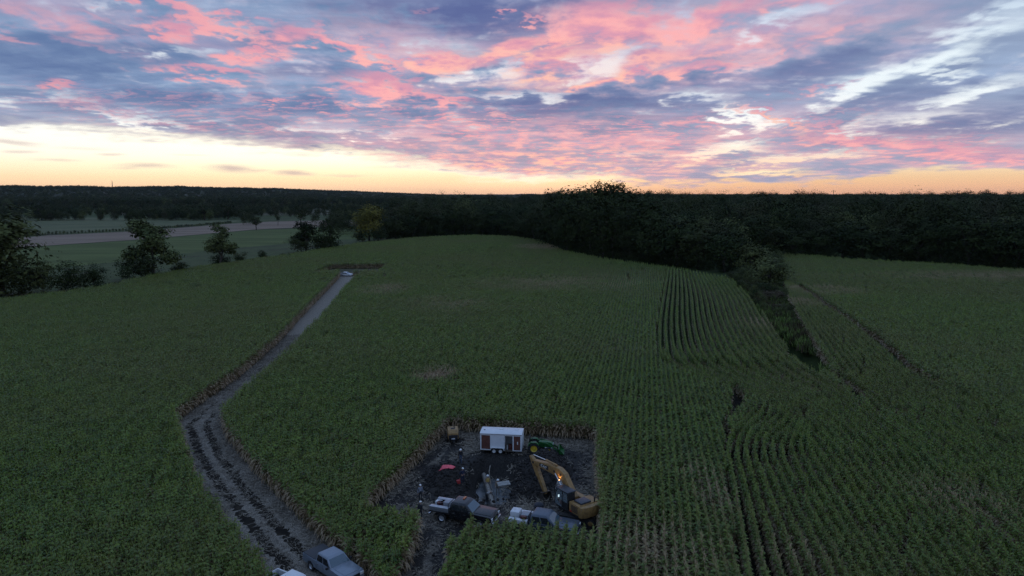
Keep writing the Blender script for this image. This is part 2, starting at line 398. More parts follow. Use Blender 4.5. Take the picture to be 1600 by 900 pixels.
# cut lane from the far turnaround down to the parked pickups
LANE_L = [(-66, 262)] + gt([(527, 437), (480, 485), (430, 540), (370, 592), (300, 640), (270, 664)]) + gt([(290, 700), (313, 740), (340, 780), (390, 840), (435, 895), (490, 965)], CORN)
LANE_R = [(-57, 262)] + gt([(546, 437), (500, 490), (450, 540), (390, 590), (356, 622)], CORN) + gt([(347, 664), (360, 690), (400, 740), (450, 790), (490, 830), (530, 868), (568, 903), (640, 970)])
LANE = LANE_L + LANE_R[::-1]
TURN = [(-75, 262), (-75, 287), (-51.5, 289), (-51.5, 263)]
# the work clearing and its way in
SITE = [(-8.6, 88.2), (-11.2, 76), (-14.2, 64.5), (-13.6, 60.8), (-8.8, 59.8), (-8.9, 53), (-9.4, 44), (-5.6, 44), (-5.2, 54), (-4.2, 58.3), (1.5, 58.6), (4.8, 57.3), (8.0, 57.2), (8.9, 65), (9.8, 74), (11.0, 84.3)]
HOLES = [gt([(1143, 622), (1165, 630), (1158, 655), (1140, 668)]), gt([(1130, 668), (1140, 668), (1136, 700), (1130, 700)])]

def site_h(x, y):
    """ground level in the clearing: the dug pit with its sloping sides"""
    cx, cy = -2.1, 72.8
    r = np.hypot((x - cx) / 3.1, (y - cy) / 6.3)
    z = -2.05 * (1 - sst(.62, 1.12, r + .10 * fbm(x * .6, y * .6, 3)))
    rough = .10 * fbm(x * .8 + 4, y * .8, 4) + .05 * fbm(x * 3.1, y * 3.1, 3)
    return z + rough
def land_h(x, y):
    """lie of the land: field on a low swell, lower meadows to the left, ridge on the far left"""
    z = np.zeros_like(x)
    out = ~inpoly(x, y, FIELD)
    d = polydist(x, y, RIM)
    left = (x < 60) & out & (y > 60)
    z = z - np.where(left, 5.0 * sst(4, 120, d), 0)
    D = np.hypot(x, y); a = np.arctan2(x, y)
    ridge = np.interp(a, [R(-60), R(-34), R(-27), R(-19), R(-12), R(-6), R(60)], [70, 66, 62, 52, 30, 8, 0])
    ridge = ridge * (1 + .16 * fbm(a * 13 + 3, D * .0003, 3) + .05 * fbm(a * 60, D * .001, 2))
    z = z + ridge * sst(2600, 5200, D)
    # drain between the two halves of the field
    dd = polydist(x, y, [((a_[0] + b_[0]) / 2, (a_[1] + b_[1]) / 2) for a_, b_ in zip(BANK_L, BANK_R)])
    z = z - 1.0 * (1 - sst(1.0, 6.0, dd))
    return z

# ------------------------------------------------------------------ ground materials
def ground_mat():
    m = bpy.data.materials.new('field_soil'); m.use_nodes = True; t = NT(m.node_tree); p = t.n['Principled BSDF']
    pos = t.node('ShaderNodeNewGeometry').outputs['Position']
    n1 = t.noise(pos, .02, 5, .6); n2 = t.noise(pos, .9, 6, .65)
    soil = t.mix(t.mr(n2, .35, .7), (.010, .008, .006), (.035, .027, .018))
    grass = t.mix(t.mr(t.noise(pos, .25, 6, .65), .3, .7), (.030, .048, .013), (.068, .090, .028))
    yy = t.sep(pos)
    far = t.mr(t.vm('LENGTH', pos), 105.0, 150.0)
    c = t.mix(t.math('MULTIPLY', far, t.mr(n1, .2, .5)), soil, grass)
    t.put(p.inputs['Base Color'], c); p.inputs['Roughness'].default_value = .95; p.inputs['Specular IOR Level'].default_value = .2
    return m
def field_mat(name, c1, c2, row=0.0, sc=.05):
    m = bpy.data.materials.new(name); m.use_nodes = True; t = NT(m.node_tree); p = t.n['Principled BSDF']
    pos = t.node('ShaderNodeNewGeometry').outputs['Position']
    st = t.vm('MULTIPLY', pos, (.25, 1.0, 1.0))
    f = t.math('ADD', t.math('MULTIPLY', t.noise(st, sc, 5, .6), .7), t.math('MULTIPLY', t.noise(pos, sc * 25, 4, .6), .3))
    t.put(p.inputs['Base Color'], t.mix(t.mr(f, .35, .65), c1, c2)); p.inputs['Roughness'].default_value = .95; p.inputs['Specular IOR Level'].default_value = .2
    b = t.node('ShaderNodeBump'); b.inputs['Strength'].default_value = .6; b.inputs['Distance'].default_value = .3
    t.put(b.inputs['Height'], t.noise(pos, .8, 4, .6)); t.l.new(b.outputs[0], p.inputs['Normal'])
    return m
def litter_mat(name, rag=1.0, pale=1.0):
    """cut corn: pale chopped straw lying over black wet soil"""
    m = bpy.data.materials.new(name); m.use_nodes = True; t = NT(m.node_tree); p = t.n['Principled BSDF']
    pos = t.node('ShaderNodeNewGeometry').outputs['Position']
    at = t.node('ShaderNodeAttribute', attribute_name='mud').outputs['Fac']
    a = t.noise(pos, 1.1, 5, .65); b_ = t.noise(t.vm('MULTIPLY', pos, (4.0, 1.6, 1.0)), 3.2, 4, .7)
    straw = t.mix(t.mr(b_, .32, .7), tuple(pale * v for v in (.070, .060, .048)), tuple(pale * v for v in (.30, .262, .21)))
    soil = t.mix(t.mr(t.noise(pos, 5.0, 4, .6), .3, .7), (.010, .009, .008), (.036, .031, .026))
    f = t.math('ADD', at, t.math('MULTIPLY', t.math('SUBTRACT', a, .5), rag))
    wet = t.mr(f, .38, .62)
    t.put(p.inputs['Base Color'], t.mix(wet, straw, soil)); t.put(p.inputs['Roughness'], t.mr(wet, 0, 1, .95, .62, smooth=False))
    p.inputs['Specular IOR Level'].default_value = .25
    bu = t.node('ShaderNodeBump'); bu.inputs['Strength'].default_value = .9; bu.inputs['Distance'].default_value = .08
    t.put(bu.inputs['Height'], t.math('ADD', b_, t.noise(pos, 6, 4, .6))); t.l.new(bu.outputs[0], p.inputs['Normal'])
    return m

# ------------------------------------------------------------------ ground sheet, to the horizon
def axis(fine0, fine1, step, far0, far1, grow=1.32):
    v = list(np.arange(fine0, fine1 + 1e-6, step)); s = step
    while v[-1] < far1: s = min(s * grow, 900); v.append(v[-1] + s)
    s = step; w = [v[0]]
    while w[-1] > far0: s = min(s * grow, 900); w.append(w[-1] - s)
    return np.array(w[::-1] + v[1:])
gx, gy = axis(-130, 130, 4.0, -14000, 14000, 1.16), axis(40, 320, 5.0, -600, 14000, 1.12)
X, Y = np.meshgrid(gx, gy)
Z = land_h(X, Y)
hole = inpoly(X, Y, [(-14, 54), (12, 54), (12, 88), (-14, 88)])
Z = np.where(hole, -4.0, Z)
nx, ny = len(gx), len(gy)
idx = np.arange(nx * ny).reshape(ny, nx)
F = np.stack([idx[:-1, :-1], idx[:-1, 1:], idx[1:, 1:], idx[1:, :-1]], -1).reshape(-1, 4)
ground = link_mesh('ground', raw_mesh('ground', np.stack([X, Y, Z], -1).reshape(-1, 3), F, [ground_mat()], True))
tag(ground, kind='structure')

def sheet(name, poly, mt, step, zoff, hfun=None, mud=None, margin=0.0, kind='structure'):
    """a grid clipped to a polygon (cells whose centre lies inside or within the margin)"""
    P = np.array(poly); x0, y0 = P.min(0) - margin; x1, y1 = P.max(0) + margin
    xs, ys = np.arange(x0, x1 + step, step), np.arange(y0, y1 + step, step)
    X, Y = np.meshgrid(xs, ys); Xc, Yc = X[:-1, :-1] + step / 2, Y[:-1, :-1] + step / 2
    keep = inpoly(Xc, Yc, poly)
    if margin: keep |= polydist(Xc, Yc, poly, True) < margin
    h = (hfun or land_h)(X, Y) + zoff
    idx = np.arange(X.size).reshape(X.shape)
    F = np.stack([idx[:-1, :-1], idx[:-1, 1:], idx[1:, 1:], idx[1:, :-1]], -1)[keep]
    used = np.unique(F); remap = np.full(X.size, -1); remap[used] = np.arange(len(used))
    V = np.stack([X, Y, h], -1).reshape(-1, 3)[used]
    at = None if mud is None else {'mud': mud(X, Y).reshape(-1)[used]}
    o = link_mesh(name, raw_mesh(name, V, remap[F], [mt], True, at))
    return tag(o, kind=kind)

def lane_mid(): return [((a[0] + b[0]) / 2, (a[1] + b[1]) / 2) for a, b in zip(LANE_L, LANE_R)]
LMID = lane_mid()
def lane_mud(x, y):
    d = polydist(x, y, LMID)
    rut = np.exp(-((d - .95) / .42) ** 2)
    near = 1 - sst(82, 112, y)
    return .12 + (.46 * rut + .14 * np.exp(-(d / 1.8) ** 2)) * near * (.9 + .4 * fbm(x * .35, y * .2, 3)) + .06 * near
sheet('dirt_track', LANE, litter_mat('lane_litter', .7, 1.35), .55, .03, lambda x, y: .06 * fbm(x * .9, y * .9, 3) - .10 * np.exp(-((polydist(x, y, LMID) - .95) / .35) ** 2) * (1 - sst(82, 112, y)), lane_mud, .9)
sheet('turning_place', TURN, field_mat('turning_soil', (.045, .05, .025), (.12, .10, .06), sc=.2), 1.5, .05, None, None, .5)

HEAP_L, HEAP_R = (-7.2, 71.8), (3.7, 75.0)
def site_mud(x, y):
    pit = 1 - sst(.9, 1.5, np.hypot((x + 2.1) / 3.4, (y - 72.8) / 6.6))
    hl = 1 - sst(.8, 1.5, np.hypot((x - HEAP_L[0]) / 2.9, (y - HEAP_L[1]) / 4.2))
    hr = 1 - sst(.8, 1.45, np.hypot((x - HEAP_R[0]) / 3.6, (y - HEAP_R[1]) / 5.0))
    tr = np.exp(-((np.abs(x + 7.1) - .85) / .35) ** 2) * (y < 60) * .5
    way = .55 * np.exp(-((x + 9.6 - (y - 70) * .2) / .35) ** 2) + .5 * np.exp(-((x + 11.3 - (y - 70) * .2) / .4) ** 2)
    front = .55 * (1 - sst(59, 64, y)) * sst(-7, -5, x)
    back = .35 * np.exp(-((y - 79) / 2.2) ** 2) * sst(-5, -1, x)
    return np.clip(.42 + .45 * fbm(x * .22 + 9, y * .22, 3) + np.maximum.reduce([pit, hl, hr, tr, way, front, back]), 0, 1.2)
sheet('clearing_ground', SITE, litter_mat('site_litter'), .30, .02, site_h, site_mud, 1.2)

# meadows and ploughed land beyond the tree row on the left
def strip(name, pts, mt, z=-4.9, thick=.05):
    w = [G(px, py, z) for px, py in pts]; mb = MB(); mb.prism(w, z, z + thick, 'xy')
    o = mb.build(name, mt); return tag(o, kind='structure')
strip('meadow', [(-420, 520), (-420, 400), (0, 390), (55, 386), (207, 376), (292, 369), (400, 360), (500, 356), (600, 352), (640, 360), (600, 385), (470, 405), (350, 425), (150, 462), (0, 485)], field_mat('meadow_green', (.058, .078, .018), (.10, .128, .033)))
strip('ploughed_field', [(-420, 399), (-420, 384), (0, 374), (75, 368), (209, 361.5), (275, 356.5), (362, 349.5), (420, 346.5), (470, 345), (600, 343), (600, 350.5), (500, 354), (400, 358.5), (292, 368), (207, 375), (55, 385), (0, 389)], field_mat('ploughed_brown', (.175, .125, .085), (.25, .185, .13)))
strip('stubble_field', [(-420, 381), (-420, 350), (0, 343), (70, 339.5), (209, 340.5), (300, 343), (385, 344.5), (362, 347.5), (275, 354.5), (209, 359.5), (75, 365.5), (0, 371)], field_mat('stubble_green', (.080, .092, .040), (.125, .135, .062)))
strip('distant_pasture', [(60, 321.5), (160, 320), (175, 324), (70, 325.5)], field_mat('pasture_pale', (.10, .095, .06), (.15, .135, .09)))
strip('distant_pasture', [(340, 327), (470, 322), (515, 322), (520, 335), (430, 336.5), (345, 334)], field_mat('pasture_pale_b', (.075, .075, .042), (.11, .105, .06)))
strip('distant_pasture', [(180, 331), (290, 329.5), (300, 333.5), (190, 335.5)], field_mat('pasture_pale_c', (.07, .07, .04), (.10, .10, .06)))

# ------------------------------------------------------------------ corn
def corn_mat():
    m = bpy.data.materials.new('corn_leaf'); m.use_nodes = True; t = NT(m.node_tree); p = t.n['Principled BSDF']
    dry = t.node('ShaderNodeAttribute', attribute_name='dry').outputs['Fac']
    rnd = t.node('ShaderNodeAttribute', attribute_name='rnd').outputs['Fac']
    rnd = t.math('ADD', t.math('MULTIPLY', rnd, .7), t.math('MULTIPLY', t.node('ShaderNodeObjectInfo').outputs['Random'], .3))
    pos = t.node('ShaderNodeNewGeometry').outputs['Position']
    big = t.noise(pos, .022, 4, .55); mid = t.noise(t.vm('ADD', pos, (40, 7, 0)), .11, 4, .6)
    g = t.mix(rnd, (.034, .074, .008), (.255, .355, .055))
    g = t.mix(t.mr(t.noise(t.vm('ADD', pos, (3, 80, 0)), .42, 3, .6), .45, .68, 0, .4), g, t.mix(rnd, (.025, .072, .022), (.16, .27, .085)))      # bluer and yellower plants
    g = t.mix(t.mr(t.noise(t.vm('ADD', pos, (90, 8, 0)), .30, 3, .6), .52, .70, 0, .4), g, t.mix(rnd, (.07, .085, .006), (.30, .31, .03)))
    g = t.mix(t.mr(big, .38, .68, 0, .55), g, (.19, .20, .055))            # yellower tracts
    # ripening patches surveyed in the field
    spots = None
    for (x, y, rx, ry, w) in RIPE:
        mp = t.node('ShaderNodeMapping', vector_type='TEXTURE'); t.put(mp.inputs[0], pos)
        mp.inputs['Location'].default_value = (x, y, 1.2); mp.inputs['Scale'].default_value = (rx, ry, 50)
        v = t.mr(t.vm('LENGTH', mp.outputs[0]), 1.2, .1, 0, w); spots = v if spots is None else t.math('MAXIMUM', spots, v)
    ripe = t.math('ADD', t.math('MULTIPLY', spots, t.mr(mid, .25, .65)), t.math('SUBTRACT', dry, t.mr(rnd, 0, 1, .0, .12, smooth=False)))
    drycol = t.mix(rnd, (.26, .175, .095), (.56, .42, .26))
    c = t.mix(t.mr(ripe, .35, .75), g, drycol)
    t.put(p.inputs['Base Color'], c); p.inputs['Roughness'].default_value = .42; p.inputs['Specular IOR Level'].default_value = .4
    tr = t.node('ShaderNodeBsdfTranslucent'); t.put(tr.inputs[0], c); mx = t.node('ShaderNodeMixShader'); mx.inputs[0].default_value = .38
    t.l.new(p.outputs[0], mx.inputs[1]); t.l.new(tr.outputs[0], mx.inputs[2]); t.l.new(mx.outputs[0], t.n['Material Output'].inputs[0])
    return m
RIPE = [(*G(676, 578, CORN), 4.5, 5.5, .85), (*G(720, 610, CORN), 2.5, 3, .5), (*G(1040, 850, CORN), 7, 7, .62), (*G(1110, 760, CORN), 3.0, 10, .45), (*G(900, 440, CORN), 40, 26, .30), (*G(860, 384, CORN), 22, 24, .8),
        (*G(1180, 500, CORN), 5, 9, .45), (*G(1500, 770, CORN), 6, 8, .30), (*G(1280, 450, CORN), 16, 14, .35), (*G(600, 450, CORN), 10, 14, .4), (*G(1560, 430, CORN), 60, 20, .35), (*G(1240, 478, 1), 9, 10, .5),
        (*G(700, 470, CORN), 14, 18, .25), (*G(1230, 860, CORN), 5, 4, .35)]
M_CORN = corn_mat()
def corn_segment(seed, length, per_m, leaves, parts, wide, dry_to=.56, reach=1.0):
    """a short piece of a corn row: stalks, arching leaves (dry below, green above), tassels"""
    rs = np.random.RandomState(seed); V, Fq, dry, rnd = [], [], [], []
    def strip_(P, W, side, dv, rv):
        b = len(V)
        for p, w in zip(P, W):
            V.append(p - side * w); V.append(p + side * w); dry.extend((dv, dv)); rnd.extend((rv, rv))
        for i in range(len(P) - 1): Fq.append((b + 2 * i, b + 2 * i + 1, b + 2 * i + 3, b + 2 * i + 2))
    n = max(1, int(round(length * per_m)))
    for k in range(n):
        x, y = rs.normal(0, .035), (k + .5 + rs.uniform(-.3, .3)) / n * length - length / 2
        H = 2.52 * rs.uniform(.87, 1.06); a0 = rs.uniform(0, math.pi)
        base = np.array((x, y, 0.)); lean = np.array((rs.normal(0, .05), rs.normal(0, .05), 0)); rv0 = rs.rand()
        st = [base, base + np.array((0, 0, H * .55)) + lean * .4, base + np.array((0, 0, H)) + lean]
        for s in (np.array((1., 0, 0)), np.array((0, 1., 0))): strip_(st, (.022 * wide, .018 * wide, .008 * wide), s, .62, rv0)
        for j in range(leaves):
            f = (j + .6) / leaves; z = H * (.20 + .74 * f); a = a0 + (j % 2) * math.pi + rs.normal(0, .55)
            L = (.50 + .42 * math.sin(math.pi * min(1, f * .85 + .12))) * rs.uniform(.60, .92) * reach
            o = np.array((math.cos(a), math.sin(a), 0.)); sd = np.array((-o[1], o[0], 0.)) + np.array((0, 0, rs.normal(0, .35)))
            dv = 1.0 - 1.15 * max(0, f - .25) + rs.normal(0, .12); rise = .30 + .30 * f
            dv = max(0, dv + (dry_to - .56)) if f < dry_to else max(0, rs.normal(.06, .14))
            q = base + lean * f + np.array((0, 0, z)); P = []
            for i in range(parts + 1):
                u = i / parts; droop = .95 if f < .4 else .62
                P.append(q + o * L * u * (1 - .15 * u) + np.array((0, 0, L * (rise * u * 1.5 - droop * 1.25 * u * u))))
            W = [.030 * wide, .050 * wide, .042 * wide, .012 * wide][:parts + 1] if parts >= 3 else ([.035 * wide, .055 * wide, .014 * wide] if parts == 2 else [.055 * wide, .03 * wide])
            strip_(P, W, sd, dv, np.clip(rv0 * .6 + rs.rand() ** 1.5 * .5, 0, 1))
        top = st[-1]
        for j in range(3 if parts >= 3 else 2):
            a = rs.uniform(0, 6.28); e = top + np.array((math.cos(a) * .13, math.sin(a) * .13, rs.uniform(.16, .30)))
            strip_([top, e], (.012 * wide, .006 * wide), np.array((math.sin(a), -math.cos(a), 0.)), .50, .6 + .4 * rs.rand())
    return np.array(V), np.array(Fq), np.array(dry), np.array(rnd)
def corn_source(name, *a):
    V, F, d, r = corn_segment(*a)
    me = raw_mesh(name, V, F, [M_CORN], False, {'dry': d, 'rnd': r})
    return bpy.data.objects.new(name, me)
LOD = [[corn_source('corn_near', 100 + i, 1.0, 4.8, 10, 3, 1.8, .56, .95) for i in range(10)],
       [corn_source('corn_mid', 200 + i, 1.5, 4.2, 7, 2, 2.3) for i in range(8)],
       [corn_source('corn_far', 300 + i, 3.0, 3.0, 6, 2, 3.2) for i in range(8)]]
LOD_LEN = [1.0, 1.5, 3.0]
LODN = [[corn_source('corn_near_row', 600 + i, 1.0, 5.6, 10, 3, 1.7, .5, .66) for i in range(8)],
        [corn_source('corn_mid_row', 700 + i, 1.5, 5.2, 8, 2, 2.0, .5, .72) for i in range(8)],
        [corn_source('corn_far_row', 800 + i, 2.0, 4.2, 7, 2, 2.6, .5, .85) for i in range(8)]]       # plants of the wide, open rows

def scatter(name, pos, rotz, scl, sources, which):
    """one object that carries all the copies (crop, litter, far wood)"""
    n = len(pos); me = bpy.data.meshes.new(name); me.vertices.add(n); me.vertices.foreach_set('co', np.asarray(pos, np.float32).ravel())
    for an, av, ty in (('rz', rotz, 'FLOAT'), ('sc', scl, 'FLOAT'), ('which', which, 'INT')):
        at = me.attributes.new(an, ty, 'POINT'); at.data.foreach_set('value', np.asarray(av, np.float32 if ty == 'FLOAT' else np.int32))
    o = link_mesh(name, me)
    ng = bpy.data.node_groups.new(name + '_nodes', 'GeometryNodeTree')
    ng.interface.new_socket('Geometry', in_out='INPUT', socket_type='NodeSocketGeometry'); ng.interface.new_socket('Geometry', in_out='OUTPUT', socket_type='NodeSocketGeometry')
    N = ng.nodes; Lk = ng.links
    gi, go = N.new('NodeGroupInput'), N.new('NodeGroupOutput')
    g2i = N.new('GeometryNodeGeometryToInstance')
    for s in reversed(sources):
        oi = N.new('GeometryNodeObjectInfo'); oi.inputs['Object'].default_value = s; Lk.new(oi.outputs['Geometry'], g2i.inputs[0])
    # one Geometry-to-Instance node per source keeps the sources apart
    N.remove(g2i); jn = N.new('GeometryNodeJoinGeometry')
    for oi in [x for x in N if x.bl_idname == 'GeometryNodeObjectInfo']:
        gg = N.new('GeometryNodeGeometryToInstance'); Lk.new(oi.outputs['Geometry'], gg.inputs[0]); Lk.new(gg.outputs[0], jn.inputs[0])
    iop = N.new('GeometryNodeInstanceOnPoints'); iop.inputs['Pick Instance'].default_value = True
    def attr(an, ty):
        a = N.new('GeometryNodeInputNamedAttribute'); a.data_type = ty; a.inputs['Name'].default_value = an; return a.outputs[0]
    cb = N.new('ShaderNodeCombineXYZ'); Lk.new(attr('rz', 'FLOAT'), cb.inputs[2])
    e2r = N.new('FunctionNodeEulerToRotation'); Lk.new(cb.outputs[0], e2r.inputs[0])
    Lk.new(gi.outputs[0], iop.inputs['Points']); Lk.new(jn.outputs[0], iop.inputs['Instance']); Lk.new(attr('which', 'INT'), iop.inputs['Instance Index'])
    Lk.new(e2r.outputs[0], iop.inputs['Rotation']); Lk.new(attr('sc', 'FLOAT'), iop.inputs['Scale']); Lk.new(iop.outputs[0], go.inputs[0])
    md = o.modifiers.new('scatter', 'NODES'); md.node_group = ng
    return o

def in_view(x, y, slack=.10):
    D = np.hypot(x, y); zc = y * math.cos(PITCH) + CAM_H * math.sin(PITCH)
    return (np.abs(x) < zc * (800 / FPX + slack) + 3) & (y > 44) 
def spline(pts, n=200):
    """smooth curve through the points, evenly spaced"""
    P = np.array(pts, float); P = np.vstack([2 * P[0] - P[1], P, 2 * P[-1] - P[-2]]); out = []
    for i in range(1, len(P) - 2):
        for u in np.linspace(0, 1, 24, endpoint=False):
            a, b, c, d = P[i - 1], P[i], P[i + 1], P[i + 2]
            out.append(.5 * (2 * b + (c - a) * u + (2 * a - 5 * b + 4 * c - d) * u * u + (3 * b - a - 3 * c + d) * u ** 3))
    out.append(P[-2]); out = np.array(out); s = np.r_[0, np.cumsum(np.hypot(*np.diff(out, axis=0).T))]
    q = np.linspace(0, s[-1], n); return np.stack([np.interp(q, s, out[:, 0]), np.interp(q, s, out[:, 1])], -1)
gm = lambda pts: spline(gt(pts, CORN * .8), 160)
M0 = gm([(1042, 420), (1030, 480), (1026, 535), (1036, 562), (1080, 584), (1140, 604), (1190, 624), (1240, 665), (1300, 745), (1420, 950)])
M1 = gm([(1143, 430), (1168, 452), (1186, 472), (1205, 503), (1238, 545), (1276, 577), (1345, 622), (1420, 680), (1530, 790), (1670, 930)])
S0 = gm([(1178, 628), (1166, 645), (1142, 670), (1130, 700), (1137, 745), (1156, 880), (1168, 960)])
S1 = gm([(1250, 652), (1240, 668), (1214, 690), (1226, 736), (1288, 850), (1345, 960)])
T1 = gm([(1266, 664), (1270, 695), (1294, 738), (1330, 800), (1375, 870), (1428, 960)])
S1b = S1
R0 = gm([(1229, 440), (1241, 482), (1265, 524), (1298, 570), (1345, 614), (1428, 680), (1540, 790), (1690, 940)])
R1 = gm([(1246, 444), (1290, 472), (1372, 528), (1432, 578), (1512, 608), (1600, 668), (1690, 730), (1830, 830)])
def loft_rows(A, B, n):
    out = []
    for k in range(n):
        u = (k + .5) / n; row = A * (1 - u) + B * u
        out.append(row)
    return out
curved = [r[:106] for r in loft_rows(M0, M1, 20)] + [r[100:] for r in loft_rows(M0, M1, 11)] + loft_rows(S0, S1, 6) + loft_rows(S1b, T1, 4) + loft_rows(R0, R1, 12)
# the land those curved rows take up: the straight rows keep out of it
CURVED = [list(map(tuple, M0)) + list(map(tuple, M1[::-1])), list(map(tuple, S0)) + list(map(tuple, T1[::-1])), list(map(tuple, R0)) + list(map(tuple, R1[::-1]))]

GAP1 = [tuple(p) for p in R1[R1[:, 1] > 106][::3]]; GAP2 = [tuple(p) for p in R0[(R0[:, 1] < 116) & (R0[:, 1] > 98)]]      # rows that failed to come up
rsC = np.random.RandomState(5)
SEG = [[], [], []]
def lod_of(D): return 0 if D < 125 else (1 if D < 235 else 2)
def free(x, y):
    ok = inpoly(x, y, FIELD) & ~inpoly(x, y, LANE) & ~inpoly(x, y, SITE) & ~inpoly(x, y, TURN) & in_view(x, y)
    for h in HOLES: ok &= ~inpoly(x, y, h)
    ok &= polydist(x, y, GAP1) > 1.25; ok &= polydist(x, y, GAP2) > .9
    return ok
rows_off = np.arange(-330, 330, .76)
for lod, (d0, d1) in enumerate(((40, 125), (125, 235), (235, 720))):
    L = LOD_LEN[lod]; t_ = np.arange(-120, 720, L); O, T = np.meshgrid(rows_off, t_)
    T = T + rsC.uniform(-.2, .2, T.shape) * L
    x, y = O * RN[0] + T * RU[0], O * RN[1] + T * RU[1]; x, y = x.ravel(), y.ravel()
    D = np.hypot(x, y); m = (D >= d0) & (D < d1); x, y = x[m], y[m]
    m = free(x, y)
    for c in CURVED: m &= ~inpoly(x, y, c)
    x, y = x[m], y[m]
    if lod == 2: m = rsC.rand(len(x)) < .8; x, y = x[m], y[m]
    SEG[lod].append(np.stack([x, y, np.full(len(x), -ROWDIR), np.zeros(len(x))], -1))
for row in curved:
    s = np.r_[0, np.cumsum(np.hypot(*np.diff(row, axis=0).T))]
    for lod in range(3):
        L = LOD_LEN[lod] if lod < 2 else 2.0
        q = np.arange(.5 * L, s[-1], L); x, y = np.interp(q, s, row[:, 0]), np.interp(q, s, row[:, 1])
        x2, y2 = np.interp(q + .5, s, row[:, 0]), np.interp(q + .5, s, row[:, 1]); x1, y1 = np.interp(q - .5, s, row[:, 0]), np.interp(q - .5, s, row[:, 1])
        D = np.hypot(x, y); lo, hi = ((40, 125), (125, 235), (235, 720))[lod]
        m = (D >= lo) & (D < hi) & free(x, y)
        SEG[lod].append(np.stack([x, y, -np.arctan2(x2 - x1, y2 - y1), np.ones(len(x))], -1)[m])
gapn = lambda x, y: fbm(x * .16 + 3, y * .16, 3)
for lod in range(3):
    S = np.concatenate(SEG[lod]); n = len(S)
    keep = (gapn(S[:, 0], S[:, 1]) < .50 + .3 * rsC.rand(n)) & (rsC.rand(n) > (.035 if lod < 2 else .02)); S = S[keep]; n = len(S)
    z = land_h(S[:, 0], S[:, 1])
    rz = S[:, 2] + np.where(rsC.rand(n) < .5, math.pi, 0) + rsC.normal(0, .02, n)
    sc = (1 + .06 * fbm(S[:, 0] * .05, S[:, 1] * .05, 3)) * rsC.uniform(.90, 1.09, n)
    o = scatter('corn_crop', np.stack([S[:, 0], S[:, 1], z], -1), rz, sc, LOD[lod] + LODN[lod], np.where(S[:, 3] > .5, len(LOD[lod]) + rsC.randint(0, 8, n), rsC.randint(0, len(LOD[lod]), n)))
    tag(o, ['standing corn in the near part of the field', 'standing corn in the middle part of the field', 'standing corn in the far part of the field'][lod], 'corn crop', kind='stuff')
    print('corn lod', lod, n)

# plants one can pick out along the cut edges
ONE = []
for k in range(10):
    V, F, d_, r_ = corn_segment(500 + k, .19, 5.2, 12, 3, 1.4, .76); ONE.append(raw_mesh('corn_plant', V, F, [M_CORN], False, {'dry': d_, 'rnd': r_}))
def walk(pts, step, n):
    P = np.array(pts); s = np.r_[0, np.cumsum(np.hypot(*np.diff(P, axis=0).T))]; q = (np.arange(n) + .5) * step; q = q[q < s[-1]]
    return np.stack([np.interp(q, s, P[:, 0]), np.interp(q, s, P[:, 1])], -1)
for pts, step, n, lab, grp in ((LANE_R[6:13], .40, 110, 'corn plant with dry lower leaves at the cut edge right of the lane', 'corn plants edging the lane'),
        (SITE[0:4], .30, 95, 'corn plant with dry stalk in the cut wall left of the clearing', 'corn plants edging the clearing on the left'),
        ([SITE[0], SITE[-1]], .21, 95, 'corn plant in the cut wall behind the trailer and tractor', 'corn plants edging the clearing at the back')):
    for x, y in walk(pts, step, n):
        o = bpy.data.objects.new('corn_plant', ONE[rsC.randint(10)]); C.objects.link(o); o.location = (x + rsC.normal(0, .08), y + rsC.normal(0, .08), 0); o.rotation_euler = (0, 0, rsC.uniform(0, 6.28)); s_ = rsC.uniform(.98, 1.16); o.scale = (s_, s_, s_)
        tag(o, lab, 'corn plant', grp)

# dry, broken plants in the other cut walls
DRY = []
for k in range(6):
    V, F, d_, r_ = corn_segment(900 + k, .8, 5.0, 11, 3, 1.7, .8); DRY.append(bpy.data.objects.new('corn_edge', raw_mesh('corn_edge', V, F, [M_CORN], False, {'dry': d_, 'rnd': r_})))
eq = np.concatenate([walk(LANE_L[0:8], .7, 900), walk([TURN[1], TURN[2]], .7, 99), walk(SITE[3:6], .5, 99), walk(SITE[12:16], .6, 99), walk(BANK_R[1:], .8, 300)])
ea = rsC.uniform(0, 6.28, len(eq))
tag(scatter('corn_edge', np.c_[eq + rsC.normal(0, .1, eq.shape), land_h(eq[:, 0], eq[:, 1])], ea, rsC.uniform(.92, 1.1, len(eq)), DRY, rsC.randint(0, 6, len(eq))), 'dry corn stalks in the cut walls of lane, turnaround and clearing', 'corn stalks', kind='stuff')

# ------------------------------------------------------------------ trees
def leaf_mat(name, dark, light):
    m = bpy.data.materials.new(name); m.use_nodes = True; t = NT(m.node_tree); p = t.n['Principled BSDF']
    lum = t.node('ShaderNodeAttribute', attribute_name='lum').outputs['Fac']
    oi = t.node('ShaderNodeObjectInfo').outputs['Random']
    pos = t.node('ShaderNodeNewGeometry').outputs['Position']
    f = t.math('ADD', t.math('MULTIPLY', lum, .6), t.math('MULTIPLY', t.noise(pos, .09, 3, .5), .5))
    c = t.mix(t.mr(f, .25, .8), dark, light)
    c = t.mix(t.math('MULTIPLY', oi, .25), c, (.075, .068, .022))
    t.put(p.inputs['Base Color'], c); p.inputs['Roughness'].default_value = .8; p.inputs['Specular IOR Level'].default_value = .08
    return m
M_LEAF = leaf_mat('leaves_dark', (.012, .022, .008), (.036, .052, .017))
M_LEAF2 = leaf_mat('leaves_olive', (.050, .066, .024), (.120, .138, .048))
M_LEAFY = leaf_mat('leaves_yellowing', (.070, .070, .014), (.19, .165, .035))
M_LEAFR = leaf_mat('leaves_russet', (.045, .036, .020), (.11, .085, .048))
M_LEAFD = leaf_mat('leaves_brownish', (.020, .024, .012), (.050, .052, .024))
